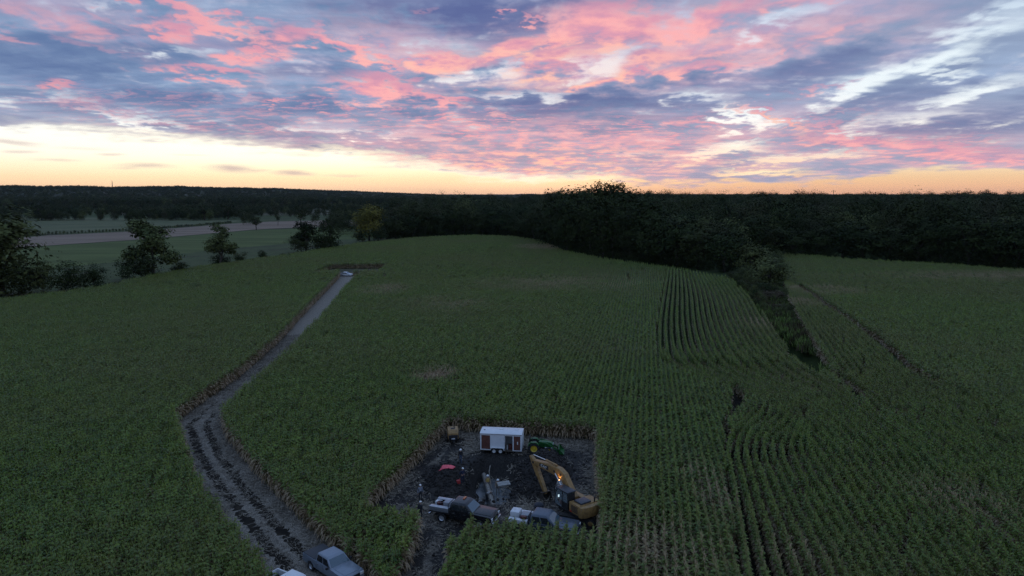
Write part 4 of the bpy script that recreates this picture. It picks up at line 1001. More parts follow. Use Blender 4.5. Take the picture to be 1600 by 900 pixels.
# small board and stone behind the clearing, left of the trailer
x, y = G(732, 689); tag(MB().box((0, 0, .09), (1.0, .5, .16), (0, 0, .1)).build('plank_stack', mat('old_plank', (.13, .10, .075), .9, var=.3), bevel=.01), 'low brown plank pile left of the white trailer', 'planks').location = (x, y, zat(x, y))
# chopped stalks, leaves and stubble over the cut ground
rsL = np.random.RandomState(21)
def straw_source(seed, n, up):
    rs = np.random.RandomState(seed); V, Fq = [], []
    for i in range(n):
        b = np.array((rs.uniform(-.8, .8), rs.uniform(-.8, .8), rs.uniform(.02, .10))); a = rs.uniform(0, 6.28); L = rs.uniform(.15, .55)
        d = np.array((math.cos(a), math.sin(a), rs.normal(0, .12 if rs.rand() > up else .9))) * L; s = np.array((-math.sin(a), math.cos(a), rs.normal(0, .4))) * rs.uniform(.012, .032); k = len(V)
        V += [b - s, b + s, b + d + s, b + d - s]; Fq += [(k, k + 1, k + 2, k + 3)]
    return bpy.data.objects.new('straw', raw_mesh('straw', V, Fq, [M_STRAW]))
m = bpy.data.materials.new('straw'); m.use_nodes = True; t_ = NT(m.node_tree); pos = t_.node('ShaderNodeNewGeometry').outputs['Position']
t_.put(t_.n['Principled BSDF'].inputs['Base Color'], t_.mix(t_.mr(t_.noise(pos, 3.0, 4, .7), .3, .7), (.085, .070, .052), (.34, .29, .22))); t_.n['Principled BSDF'].inputs['Roughness'].default_value = .9; M_STRAW = m
STR = [straw_source(i, 26, .12) for i in range(6)]
pts = []
for poly, n, hf, mudf in ((LANE, 3600, lambda x, y: 0 * x, lane_mud), (SITE, 2800, lambda x, y: site_h(x, y), site_mud)):
    P = np.array(poly); q = np.stack([rsL.uniform(P[:, 0].min(), P[:, 0].max(), n * 4), rsL.uniform(P[:, 1].min(), min(P[:, 1].max(), 150), n * 4)], -1)
    q = q[inpoly(q[:, 0], q[:, 1], poly)]
    q = q[rsL.rand(len(q)) < np.clip(1.1 - mudf(q[:, 0], q[:, 1]) * 1.9 + .5 * fbm(q[:, 0] * .5, q[:, 1] * .5, 3), .02, 1)][:n]
    pts.append(np.c_[q, hf(q[:, 0], q[:, 1]) + .03])
pts = np.concatenate(pts)
st = scatter('corn_litter', pts, rsL.uniform(0, 6.28, len(pts)), rsL.uniform(.7, 1.3, len(pts)), STR, rsL.randint(0, 6, len(pts))); tag(st, 'chopped corn straw strewn over the cut lane and clearing', 'straw', kind='stuff')
# clods
def clod_source(seed):
    rs = np.random.RandomState(seed); bm = bmesh.new(); bmesh.ops.create_icosphere(bm, subdivisions=1, radius=.16)
    for v in bm.verts: v.co *= rs.uniform(.6, 1.25)
    me = bpy.data.meshes.new('clod'); bm.to_mesh(me); bm.free(); me.materials.append(M_SOIL); return bpy.data.objects.new('clod', me)
CL = [clod_source(i) for i in range(5)]
q = np.concatenate([np.stack([rsL.normal(c[0], rx * .62, 700), rsL.normal(c[1], ry * .6, 700)], -1) for c, rx, ry, *_ in HEAPS] + [np.stack([rsL.normal(-2.1, 3.0, 700), rsL.normal(72.8, 5.4, 700)], -1)])
q = q[inpoly(q[:, 0], q[:, 1], SITE) & (site_h(q[:, 0], q[:, 1]) > -1.2)]; cl = scatter('soil_clods', np.c_[q, all_h(q[:, 0], q[:, 1])], rsL.uniform(0, 6, len(q)), rsL.uniform(.25, 1.25, len(q)) ** 1.4, CL, rsL.randint(0, 5, len(q))); tag(cl, 'crumbled black clods around the dig', 'soil clods', kind='stuff')

# ------------------------------------------------------------------ vehicles
M_TYRE = mat('tyre_rubber', (.018, .018, .019), .85, var=.2, dirt=.5)
M_RIM = mat('silver_rim', (.55, .56, .58), .35, .6, var=.1)
M_WRIM = mat('white_rim', (.62, .62, .60), .5, dirt=.25)
M_GLASS = mat('tinted_glass', (.02, .024, .028), .06, var=.1, spec=.8)
M_WSCR = mat('windscreen_glass', (.055, .10, .13), .05, var=.1, spec=1.0)  # teal base colour paints in the sky reflected by the glass
M_BLACK = mat('black_plastic', (.018, .018, .02), .6, var=.2)
M_CHROME = mat('chrome', (.6, .6, .62), .2, .9, var=.05)
M_LAMP = mat('lamp_glass', (.75, .76, .74), .15, var=.05)
M_TAIL = mat('tail_glass', (.35, .02, .02), .25)
def wheel(parent, x, y, r, w, rim, side=1, name='wheel', hub=.58, n=24):
    wt = MB(); prof = [(r * .60, -w / 2), (r * .93, -w / 2), (r, -w * .36), (r, w * .36), (r * .93, w / 2), (r * .60, w / 2)]
    rings = [[(pr * math.cos(2 * math.pi * k / n), py, pr * math.sin(2 * math.pi * k / n)) for k in range(n)] for pr, py in prof]
    wt.loft(rings, caps=False)
    t = wt.build(name, M_TYRE, parent, smooth=True); t.location = (x, y, r)
    rb = MB(); o = side * w * .30
    rb.loft([[(pr * math.cos(2 * math.pi * k / n), py, pr * math.sin(2 * math.pi * k / n)) for k in range(n)] for pr, py in ((r * .64, side * w * .46), (r * hub, side * w * .44), (r * .45, o * .7), (r * .16, o * .7), (r * .14, side * w * .42), (.001, side * w * .42))], caps=False)
    rb.loft([[(pr * math.cos(2 * math.pi * k / n), py, pr * math.sin(2 * math.pi * k / n)) for k in range(n)] for pr, py in ((r * .64, -side * w * .4), (.001, -side * w * .3))], caps=False)
    rb.build('rim', rim, t, smooth=True); return t
def arch(cx, r, z0, n=8):
    """wheel-arch notch, read from front to rear along the sill"""
    return [(cx + r * math.cos(a), z0 + r * math.sin(a)) for a in np.linspace(0, math.pi, n)]
def pickup(label, loc, rz, paint, group=None, bed='open', rim=M_RIM, bumper=None, lower=None):
    t = thing('pickup_truck', label, 'pickup truck', loc, rz, group); bumper = bumper or M_CHROME
    W = .98; sill = .50
    prof = [(2.88, .55), (2.92, .95), (2.80, 1.12), (1.15, 1.22), (-1.02, 1.24), (-1.02, sill), (1.40, sill)] 
    prof = [(2.80, .52), (2.93, .62), (2.93, .98), (2.78, 1.13), (1.10, 1.22), (-1.00, 1.24), (-1.00, sill)] + [(1.85 - .47, sill)] + [(1.85 + .47 * math.cos(a), .40 + .47 * math.sin(a)) for a in np.linspace(math.pi * .93, math.pi * .07, 8)] + [(1.85 + .49, .50)]
    MB().prism(prof, -W, W).build('body', paint, t, bevel=.05)
    # hood crease panel and grille
    MB().quad((1.22, -.72, 1.226), (2.72, -.66, 1.15), (2.72, .66, 1.15), (1.22, .72, 1.226), .012).build('hood', paint, t, bevel=.008)
    MB().box((2.935, 0, .84), (.05, 1.15, .30)).build('grille', M_BLACK, t, bevel=.01); MB().box((2.99, 0, .58), (.16, 1.94, .22)).build('bumper', bumper, t, bevel=.04)
    for s in (-1, 1):
        MB().box((2.90, s * .80, .90), (.10, .34, .24)).build('headlight', M_LAMP, t, bevel=.03)
        MB().box((-2.89, s * .90, .95), (.06, .14, .36)).build('tail_light', M_TAIL, t, bevel=.01)
        MB().box((.95, s * 1.13, 1.30), (.14, .24, .20)).build('side_mirror', M_BLACK, t, bevel=.03)
    # cab
    b = [(-1.0, 1.22), (1.22, 1.20)]; top = [(-.86, 1.86), (.42, 1.88)]
    ring = lambda x0, x1, z0, z1, w: [(x0, -w, z0), (x1, -w, z1), (x1, w, z1), (x0, w, z0)]
    MB().loft([ring(-1.0, 1.20, 1.21, 1.20, .95), ring(-.93, .55, 1.78, 1.79, .78), ring(-.82, .36, 1.875, 1.885, .70)]).build('cab', paint, t, bevel=.05)
    e = .012
    def on(u0, u1, v0, v1, s):      # side window between belt and roof, on the sloping cab side
        def P(u, v): 
            xb = -1.0 + u * 2.20; xt = -.93 + u * 1.48; return (xb + (xt - xb) * v, s * (.95 + (.78 - .95) * v + e), 1.21 + .58 * v)
        return P(u0, v0), P(u1, v0), P(u1, v1), P(u0, v1)
    for s in (-1, 1):
        for u0, u1 in ((.07, .47), (.52, .90)):
            MB().quad(*on(u0, u1, .12, .88, s), .008).build('side_window', M_GLASS, t)
        for dx in (.12, -.92): MB().box((dx + .30, s * .992, 1.02), (.20, .03, .05)).build('door_handle', M_CHROME, t)
        for dx in (.10, -.86): MB().box((dx, s * .984, .88), (.012, .012, .62)).build('door_seam', M_BLACK, t)
    nrm = Vector((.59, 0, .65)).normalized() * e
    wq = [Vector((1.13, -.84, 1.26)) + nrm, Vector((1.13, .84, 1.26)) + nrm, Vector((.60, .70, 1.745)) + nrm, Vector((.60, -.70, 1.745)) + nrm]
    MB().quad(*wq, .008).build('windscreen', M_WSCR, t)
    MB().quad((-.995 - e, -.70, 1.32), (-.995 - e, .70, 1.32), (-.945 - e, .64, 1.70), (-.945 - e, -.64, 1.70), .008).build('rear_window', M_GLASS, t)
    # bed
    if bed != 'service':
        side = [(-2.90, .52), (-2.90, 1.20), (-1.03, 1.22), (-1.03, .52), (-1.28, .52)] + [(-1.75 + .47 * math.cos(a), .40 + .47 * math.sin(a)) for a in np.linspace(.07 * math.pi, .93 * math.pi, 8)] + [(-2.24, .52)]
        for s in (-1, 1): MB().prism(side, s * W, s * (W - .10)).build('bed_side', paint, t, bevel=.02)
        MB().box((-1.96, 0, .70), (1.86, 1.76, .06)).build('bed_floor', M_BLACK, t); MB().box((-2.87, 0, .93), (.07, 1.76, .52)).build('tailgate', paint, t, bevel=.02)
        MB().box((-1.06, 0, .95), (.05, 1.74, .50)).build('bed_headboard', paint, t)
    MB().box((-2.98, 0, .58), (.14, 1.9, .18)).build('rear_bumper', bumper, t, bevel=.03)
    for x, s in ((1.85, 1), (1.85, -1), (-1.75, 1), (-1.75, -1)): wheel(t, x, s * .86, .40, .27, rim, s)
    MB().box((0, 0, .42), (5.2, .9, .18)).build('chassis', M_BLACK, t)
    if bed == 'tonneau': MB().box((-1.96, 0, 1.235), (1.84, 1.90, .05)).build('bed_cover', mat('bed_cover_vinyl', (.03, .032, .036), .55), t, bevel=.02)
    return t
M_BLK = mat('black_paint', (.010, .011, .013), .25, var=.1, spec=.6, dirt=.04)
M_SLV = mat('blue_grey_paint', (.22, .255, .30), .32, .25, var=.06, spec=.6, dirt=.08)
M_WHT = mat('white_paint', (.72, .73, .74), .35, var=.05, dirt=.10)
M_CHAR = mat('charcoal_paint', (.085, .105, .135), .28, .2, var=.1, dirt=.04)
M_ALU = mat('box_aluminium', (.42, .43, .45), .4, .4, var=.15, dirt=.25)
M_TOOLW = mat('toolbox_white', (.62, .63, .64), .45, var=.1, dirt=.3)
M_DKRED = mat('dark_red_machine', (.10, .022, .018), .5, dirt=.3)
M_YEL = mat('machine_yellow', (.285, .165, .055), .5, var=.25, dirt=.65)
g_pk = 'pickup trucks'
# black service pickup
tA = pickup('black service pickup with loaded flat bed beside the left soil heap', (-4.55, 62.6, .0), R(-20), M_BLK, g_pk, 'service')
MB().box((-2.0, 0, .92), (1.95, 2.06, .10)).build('flat_bed', M_BLACK, tA, bevel=.01)
for s in (-1, 1):
    MB().box((-2.0, s * .80, 1.14), (1.80, .40, .34)).build('side_toolbox', M_BLK if s > 0 else mat('side_box_grey', (.16, .17, .18), .45, dirt=.3), tA, bevel=.02)
    MB().box((-2.0, s * .80, 1.325), (1.82, .42, .03)).build('toolbox_lid', M_ALU, tA, bevel=.008)
MB().box((-1.55, .05, 1.24), (.72, .62, .54)).build('welding_machine', mat('welder_grey', (.28, .29, .31), .45, dirt=.2), tA, bevel=.04)
MB().box((-2.15, .12, 1.12), (.45, .5, .30)).build('tool_crate', M_DKRED, tA, bevel=.02); MB().box((-2.62, .30, 1.14), (.5, .5, .32)).build('storage_box', M_TOOLW, tA, bevel=.02)
MB().cyl((-2.35, -.28, 1.0), (-2.35, -.28, 1.45), .16, .16, 12).build('gas_bottle', M_DKRED, tA, smooth=True)
mb = MB(); mb.tube([(-1.12, -.9, .97), (-1.12, -.9, 1.72), (-1.12, .9, 1.72), (-1.12, .9, .97)], .035); mb.build('headache_rack', M_BLACK, tA)
mb = MB()
for k in range(3): mb.tube([(-2.3 + .28 * math.cos(a), -.05 + .28 * math.sin(a), 1.30 + .035 * k) for a in np.linspace(0, 6.28, 14)], .022, 5)
mb.build('cable_coil', M_BLACK, tA); MB().box((-.1, .35, 1.92), (.16, .5, .09)).build('amber_light_bar', mat('amber_lens', (.55, .16, .05), .3), tA, bevel=.02)
# dark pickup half hidden by the near corn
tB = pickup('dark blue-grey service pickup half hidden behind the nearest corn', (2.95, 60.15, .0), R(-19), M_CHAR, g_pk, 'service')
MB().box((-2.0, 0, .92), (1.95, 2.04, .10)).build('flat_bed', M_BLACK, tB, bevel=.01)
for s in (-1, 1):
    MB().box((-2.05, s * .80, 1.13), (1.65, .40, .34)).build('side_toolbox', M_TOOLW, tB, bevel=.02)
MB().box((-2.52, .1, 1.30), (.78, .92, .66)).build('white_cabinet', M_TOOLW, tB, bevel=.03); MB().box((-2.05 - .855, .1, 1.32), (.02, .6, .42)).build('cabinet_door', mat('cabinet_grey', (.30, .34, .40), .4), tB)
MB().box((-1.62, .1, 1.22), (.74, .8, .5)).build('welding_machine', mat('welder_grey', (.28, .29, .31), .45), tB, bevel=.04); MB().box((-1.62, -.62, 1.42), (.5, .25, .22)).build('tool_crate', M_DKRED, tB, bevel=.02)
mb = MB(); mb.tube([(-1.12, -.9, .97), (-1.12, -.9, 1.74), (-1.12, .9, 1.74), (-1.12, .9, .97)], .035); mb.build('headache_rack', M_BLACK, tB)
for t_ in (tA, tB): t_.scale = (1.09, 1.09, 1.12)
tC = pickup('blue-grey pickup with dark bed cover parked on the cut lane', (-14.75, 53.3, .0), R(-42), M_SLV, g_pk, 'tonneau')
tD = pickup('white pickup with open bed cut off by the bottom frame edge', (-16.9, 49.75, .0), R(-32), M_WHT, g_pk, 'open')
MB().box((-1.7, -.2, .86), (.8, .6, .26)).build('load_box', M_TOOLW, tD, bevel=.02)
# white car far up the lane
cx, cy = G(541, 431.5)
t = thing('white_car', 'white car parked at the far end of the cut lane', 'car', (cx, cy, .05), R(-12))
prof = [(2.35, .30), (2.42, .62), (2.25, .82), (1.15, .98), (.35, 1.50), (-.95, 1.56), (-2.05, 1.12), (-2.35, 1.0), (-2.42, .55), (-2.3, .30), (-1.75, .30)] + [(-1.40 + .36 * math.cos(a), .32 + .36 * math.sin(a)) for a in np.linspace(math.pi, 0, 7)] + [(1.05, .30)] + [(1.45 + .36 * math.cos(a), .32 + .36 * math.sin(a)) for a in np.linspace(math.pi, 0, 7)] + [(1.85, .30)]
prof = prof[::-1]
MB().prism(prof, -.92, .92).build('body', M_WHT, t, bevel=.07)
for s in (-1, 1):
    MB().quad((.98, s * .925, .99), (.30, s * .925, 1.42), (-.30, s * .925, 1.45), (-.30, s * .925, 1.0), .006).build('side_window', M_GLASS, t)
    MB().quad((-.38, s * .925, 1.0), (-.38, s * .925, 1.45), (-.95, s * .925, 1.46), (-1.7, s * .925, 1.12), .006).build('side_window', M_GLASS, t)
    MB().box((2.36, s * .68, .70), (.14, .36, .16)).build('headlight', M_LAMP, t, bevel=.03); MB().box((-2.38, s * .70, .86), (.08, .3, .16)).build('tail_light', M_TAIL, t)
    MB().box((.85, s * 1.02, 1.02), (.12, .18, .12)).build('side_mirror', M_WHT, t, bevel=.02)
MB().quad((1.10, -.78, 1.03), (1.10, .78, 1.03), (.40, .66, 1.49), (.40, -.66, 1.49), .01).build('windscreen', M_WSCR, t); MB().quad((-1.08, -.66, 1.52), (-1.08, .66, 1.52), (-1.98, .74, 1.17), (-1.98, -.74, 1.17), .01).build('rear_window', M_GLASS, t)
for x, s in ((1.45, 1), (1.45, -1), (-1.40, 1), (-1.40, -1)): wheel(t, x, s * .80, .33, .22, M_RIM, s)

# ------------------------------------------------------------------ white cargo trailer
t = thing('cargo_trailer', 'white two-axle cargo trailer with open side door at the back of the clearing', 'trailer', (-1.2, 81.0, .0), R(-7))
M_TWH = mat('trailer_white', (.66, .68, .70), .45, var=.05, scale=1.5, dirt=.06); M_BRN = mat('rust_brown_panel', (.115, .042, .030), .6, var=.25, scale=2.5); M_INT = mat('trailer_inside', (.06, .06, .06), .8)
L, Wd, z0, z1 = 2.52, 1.18, .42, 2.42
MB().box((0, 0, z0 - .05), (2 * L - .06, 2 * Wd - .06, .10)).build('floor', mat('trailer_floor', (.10, .08, .06), .8), t)
MB().box((0, Wd - .03, (z0 + z1) / 2), (2 * L - .14, .06, z1 - z0)).build('rear_side_wall', M_TWH, t)
for s in (-1, 1): MB().box((s * (L - .03), 0, (z0 + z1) / 2), (.06, 2 * Wd - .02, z1 - z0)).build('end_wall', M_TWH, t, bevel=.01)
# near side, pieced round the door opening
y = -Wd + .03
for nm, x0, x1, za, zb, mt_ in (('corner_post', -L + .035, -L + .16, z0, z1, M_TWH), ('brown_panel', -L + .16, -1.30, z0 + .12, z1 - .16, M_BRN), ('panel_rail', -L + .16, -1.30, z1 - .16, z1, M_TWH), ('panel_rail', -L + .16, -1.30, z0, z0 + .12, M_TWH),
        ('white_panel', -1.30, .46, z0 + .26, z1, M_TWH), ('door_lintel', .46, 1.42, z1 - .16, z1, M_TWH), ('door_post', 1.42, 1.56, z0, z1, M_TWH), ('brown_panel', 1.56, L - .16, z0 + .10, z1 - .16, M_BRN), ('panel_rail', 1.56, L - .16, z1 - .16, z1, M_TWH), ('panel_rail', 1.56, L - .16, z0, z0 + .10, M_TWH), ('corner_post', L - .16, L - .035, z0, z1, M_TWH)):
    o = MB().box(((x0 + x1) / 2, y, (za + zb) / 2), (x1 - x0, .06 if mt_ is M_TWH else .05, zb - za)).build(nm, mt_, t)
MB().box((.50, y - .035, 1.35), (.07, .03, 1.80)).build('door_frame', mat('frame_alu', (.45, .46, .47), .4, .4), t); MB().box((2.02, y - .04, 1.42), (.13, .02, .34)).build('panel_sign', mat('sign_white', (.6, .6, .58), .6), t)
rf = MB(); rf.prism([(-Wd - .03, z1), (-Wd - .03, z1 + .05), (-Wd + .25, z1 + .17), (0, z1 + .21), (Wd - .25, z1 + .17), (Wd + .03, z1 + .05), (Wd + .03, z1)], -L - .03, L + .03, 'yz')
rf = rf.build('roof', M_TWH, t, bevel=.01)
for x in (-.1, 1.75): MB().box((x, .15, z1 + .24), (.42, .42, .12)).build('roof_vent', mat('vent_white', (.72, .72, .72), .5), rf, bevel=.03)
MB().box((-2.1, -.3, z1 + .215), (.2, .12, .04)).build('roof_marker', M_BLACK, rf)
MB().box((0, -Wd - .045, z1 + .02), (2 * L + .06, .03, .09)).build('roof_trim', mat('frame_alu', (.45, .46, .47), .4, .4), t)
for s in (-1, 1):
    for x in (-.82, -.04):
        w = wheel(t, x, s * (Wd - .02), .34, .22, M_WRIM, s, hub=.6)
    MB().prism([(-1.30, .50), (-1.22, .72), (-1.05, .79), (.19, .79), (.36, .72), (.44, .50), (.38, .50), (.30, .68), (.16, .74), (-1.02, .74), (-1.16, .68), (-1.24, .50)], s * (Wd + .005), s * (Wd + .17)).build('fender', M_TWH, t)
mb = MB(); mb.tube([(L, .7, .40), (L + 1.1, 0, .42)], .05); mb.tube([(L, -.7, .40), (L + 1.1, 0, .42)], .05); mb.build('tongue', M_BLACK, t); MB().cyl((L + .95, 0, .0), (L + .95, 0, .75), .04, .04, 8).build('jack', M_BLACK, t)
MB().cyl((.72, -.7, z0), (.72, -.7, z0 + .55), .11, .11, 10).build('gas_cylinder', mat('cyl_white', (.5, .5, .5), .5), t, smooth=True); MB().box((1.1, -.5, z0 + .3), (.4, .4, .6)).build('tool_chest', M_DKRED, t, bevel=.02)

# ------------------------------------------------------------------ yellow compressor
cx, cy = G(707, 691)
t = thing('air_compressor', 'yellow towable air compressor in the back left corner of the clearing', 'compressor', (cx, cy + .6, 0), R(-82))
MB().prism([(-1.05, .55), (-1.05, 1.25), (-.85, 1.62), (.55, 1.62), (1.0, 1.28), (1.05, .55)], -.66, .66).build('canopy', M_YEL, t, bevel=.07)
MB().box((1.03, 0, .82), (.08, 1.16, .52)).build('front_panel', M_BLACK, t, bevel=.02); MB().box((1.085, 0, .62), (.03, .42, .14)).build('number_plate', M_TOOLW, t)
for s in (-1, 1):
    MB().box((-.1, s * .67, 1.0), (1.2, .03, .5)).build('side_door', M_YEL, t, bevel=.01)
    wheel(t, -.1, s * .70, .32, .20, M_WRIM, s); MB().box((-.1, s * .74, .70), (.86, .22, .05)).build('mudguard', M_BLACK, t, bevel=.02)
MB().cyl((-.3, .2, 1.6), (-.3, .2, 1.78), .06, .06, 8).build('exhaust', M_BLACK, t); MB().box((.1, 0, 1.645), (.36, .5, .03)).build('lifting_plate', M_BLACK, t)
mb = MB(); mb.tube([(1.0, .25, .48), (2.0, 0, .45)], .045); mb.tube([(1.0, -.25, .48), (2.0, 0, .45)], .045); mb.cyl((1.9, 0, 0), (1.9, 0, .7), .035, .035, 8); mb.build('tow_bar', M_BLACK, t); MB().box((0, 0, .47), (2.0, 1.0, .12)).build('frame', M_BLACK, t)

# ------------------------------------------------------------------ green loader tractor
M_GRN = mat('tractor_green', (.014, .105, .022), .35, var=.12, dirt=.12, spec=.5); M_TY = mat('tractor_yellow', (.62, .44, .03), .45)
cx, cy = G(835, 706)
t = thing('loader_tractor', 'green tractor with yellow rims and front loader right of the white trailer', 'tractor', (cx, cy + .1, 0), R(-6))
for s in (-1, 1): wheel(t, 0, s * .72, .68, .42, M_TY, s, hub=.62); wheel(t, 1.78, s * .66, .42, .28, M_TY, s, hub=.62)
MB().prism([(.55, .75), (.50, 1.30), (.70, 1.42), (1.9, 1.34), (2.25, 1.18), (2.32, .70), (1.9, .60)], -.32, .32).build('hood', M_GRN, t, bevel=.07)
MB().box((2.33, 0, .94), (.05, .5, .42)).build('grille', M_BLACK, t, bevel=.01)
MB().box((.65, 0, .62), (2.7, .42, .36)).build('drive_frame', M_BLACK, t, bevel=.04)
for s in (-1, 1):
    MB().prism([(-.75, .92), (-.66, 1.25), (-.35, 1.47), (.25, 1.47), (.60, 1.20), (.62, 1.05), (.20, 1.38), (-.30, 1.38), (-.58, 1.18), (-.68, .92)], s * .50, s * .95).build('fender', M_GRN, t, bevel=.02)
    mb = MB(); mb.prism([(.62, .95), (.62, 1.45), (.78, 1.48), (1.6, 1.30), (2.75, .62), (3.0, .30), (2.85, .26), (2.62, .50), (1.55, 1.14), (.8, 1.30), (.78, .95)], s * .47, s * .57); mb.build('loader_arm', M_GRN, t, bevel=.015)
    MB().cyl((1.3, s * .52, .75), (2.45, s * .52, .72), .045, .035, 8).build('hydraulic_ram', M_CHROME, t)
    MB().box((2.28, s * .22, 1.10), (.05, .16, .12)).build('headlight', M_LAMP, t)
MB().prism([(2.92, .75), (3.0, .12), (3.62, .06), (3.64, .10), (3.12, .22), (3.02, .78)], -.88, .88).build('bucket', M_GRN, t, bevel=.015)
for s in (-1, 1): MB().prism([(2.95, .74), (3.02, .14), (3.60, .09), (3.05, .76)], s * .88, s * .85).build('bucket_cheek', M_GRN, t)
MB().box((.0, 0, 1.22), (.48, .5, .12)).build('seat', M_BLACK, t, bevel=.04); MB().box((-.24, 0, 1.48), (.10, .48, .46)).build('seat_back', M_BLACK, t, bevel=.04)
MB().tube([(.46 + .05 * math.sin(a) , .17 * math.cos(a), 1.52 + .16 * math.sin(a)) for a in np.linspace(0, 6.29, 13)], .018, 5).build('steering_wheel', M_BLACK, t); MB().cyl((.60, 0, 1.25), (.46, 0, 1.52), .03, .03, 6).build('steering_column', M_BLACK, t)
mb = MB(); mb.tube([(-.55, -.5, .9), (-.55, -.5, 1.95), (-.55, .5, 1.95), (-.55, .5, .9)], .045); mb.build('roll_bar', M_BLACK, t); MB().cyl((.9, .16, 1.38), (.9, .16, 1.75), .035, .03, 8).build('exhaust', M_BLACK, t)

# ------------------------------------------------------------------ excavator
HEAD = R(125)
t = thing('excavator', 'yellow tracked excavator with raised boom at the right edge of the clearing', 'excavator', (6.25, 63.1, .03), HEAD)
ex_track = Matrix.Rotation(R(35), 4, 'Z')                                   # tracks stand at an angle to the turned upper works
for s in (-1, 1):
    mb = MB(); n = 26; pr = []
    for k in range(n):
        a = 2 * math.pi * k / n; c, s_ = math.cos(a), math.sin(a); pr.append((1.75 * (1 if c > 0 else -1) * min(1, abs(c) * 1.6 + .0) + .38 * c, .43 + .41 * s_))
    pr = [(-1.7 + .42 * math.cos(a), .43 + .42 * math.sin(a)) for a in np.linspace(math.pi / 2, 3 * math.pi / 2, 10)] + [(1.7 + .42 * math.cos(a), .43 + .42 * math.sin(a)) for a in np.linspace(-math.pi / 2, math.pi / 2, 10)]
    mb.prism(pr, s * 1.30 - .28, s * 1.30 + .28); tr = mb.build('track', mat('track_steel', (.045, .042, .040), .7, .3, var=.3, dirt=.6), t); tr.matrix_local = ex_track
    shoe_me = None; sp = []
    per = [(x, .845, 0) for x in np.arange(-1.6, 1.61, .2)] + [(x, .012, 0) for x in np.arange(-1.6, 1.61, .2)]
    for cxx, sg in ((1.7, 1), (-1.7, -1)):
        for a in np.linspace(-1.2, 1.2, 6): per.append((cxx + sg * .43 * math.cos(a), .43 + .43 * math.sin(a), sg * (math.pi / 2 - a) if sg > 0 else a))
    for (x, z, ry) in per:
        if shoe_me is None:
            o = MB().box((0, 0, 0), (.15, .62, .04)).build('track_shoe', mat('track_steel', (.045, .042, .040), .7), tr); shoe_me = o.data
        else: o = link_mesh('track_shoe', shoe_me, tr)
        o.location = (x, s * 1.30, z); o.rotation_euler = (0, ry, 0)
    for x in (-1.7, 1.7):
        MB().cyl((x, s * 1.59, .43), (x, s * 1.62, .43), .24, .20, 14).build('sprocket', M_YEL, tr)
    for x in (-1.0, -.5, 0, .5, 1.0): MB().cyl((x, s * 1.582, .28), (x, s * 1.60, .28), .11, .11, 10).build('roller', M_BLACK, tr)
ob = MB().box((0, 0, .62), (2.2, 2.0, .42)).build('undercarriage', M_BLACK, t, bevel=.05); ob.matrix_local = ex_track
MB().cyl((0, 0, .80), (0, 0, 1.05), .72, .72, 28).build('slew_ring', M_BLACK, t)
MB().box((-.25, 0, 1.13), (3.5, 2.5, .18)).build('deck_frame', M_BLACK, t, bevel=.03)
# engine housing, counterweight
MB().prism([(-1.748, -1.30), (-.35, -1.30), (-.35, 1.30), (-1.748, 1.30)], 1.22, 2.18, 'xy').build('engine_housing', M_YEL, t, bevel=.05)
cw = [(-1.75, -1.34), (-2.1, -1.25), (-2.30, -.8), (-2.36, 0), (-2.30, .8), (-2.1, 1.25), (-1.75, 1.34)]
MB().prism(cw, 1.10, 2.12, 'xy').build('counterweight', M_YEL, t, bevel=.06)
MB().box((-1.15, .30, 2.27), (1.05, 1.25, .16)).build('engine_hood', mat('hood_black', (.035, .04, .05), .45), t, bevel=.04)
for k in range(5): MB().box((-1.15, 1.315, 1.45 + .13 * k), (.9, .04, .06)).build('louvre', M_BLACK, t)
MB().box((-.62, 1.315, 1.34), (.30, .03, .14)).build('red_reflector', mat('red_label', (.40, .03, .02), .4), t)
mb = MB(); mb.tube([(-1.7, -1.2, 2.15), (-1.7, -1.2, 2.75), (-.5, -1.2, 2.75), (-.5, -1.2, 2.15)], .025); mb.tube([(-1.3, -1.2, 2.15), (-1.3, -1.2, 2.75)], .02); mb.build('guard_rail', M_BLACK, t)
MB().cyl((-1.7, -.7, 2.15), (-1.7, -.7, 2.65), .07, .07, 10).build('exhaust', M_BLACK, t)
MB().box((.75, -.95, 1.55), (1.7, .62, .66)).build('tool_housing', M_YEL, t, bevel=.05)
# cab
cab0 = [(1.75, 1.22), (1.75, 1.9), (1.45, 2.88), (-.12, 2.88), (-.20, 1.22)]
y0, y1 = .42, 1.34
posts = MB(); M_CAB = mat('cab_black', (.016, .017, .019), .45)
for y in (y0 + .04, y1 - .04):
    for a, b in (((1.75, 1.22), (1.75, 1.9)), ((1.75, 1.9), (1.45, 2.88)), ((-.12, 2.88), (-.20, 1.22)), ((.62, 1.22), (.60, 2.88)), ((-.2, 1.24), (1.75, 1.24))): posts.cyl((a[0], y, a[1]), (b[0], y, b[1]), .05, .05, 6)
posts.tube([(1.75, y0, 1.24), (1.75, y1, 1.24)], .05); posts.tube([(1.75, y0, 1.9), (1.75, y1, 1.9)], .035); posts.tube([(1.45, y0, 2.86), (1.45, y1, 2.86)], .05)
cab = posts.build('cab', M_CAB, t)
MB().box((.65, (y0 + y1) / 2, 2.93), (1.78, 1.06, .13)).build('cab_roof', mat('hood_black', (.035, .04, .05), .45), cab, bevel=.05)
MB().box((.78, (y0 + y1) / 2, 1.26), (1.94, .90, .06)).build('cab_floor', M_BLACK, cab); MB().box((-.17, (y0 + y1) / 2, 2.0), (.04, .84, 1.5)).build('cab_back', M_CAB, cab)
m = bpy.data.materials.new('cab_glass'); m.use_nodes = True; p = m.node_tree.nodes['Principled BSDF']; p.inputs['Base Color'].default_value = (.35, .42, .45, 1); p.inputs['Roughness'].default_value = .04; p.inputs['Transmission Weight'].default_value = .75; p.inputs['IOR'].default_value = 1.1; M_CG = m
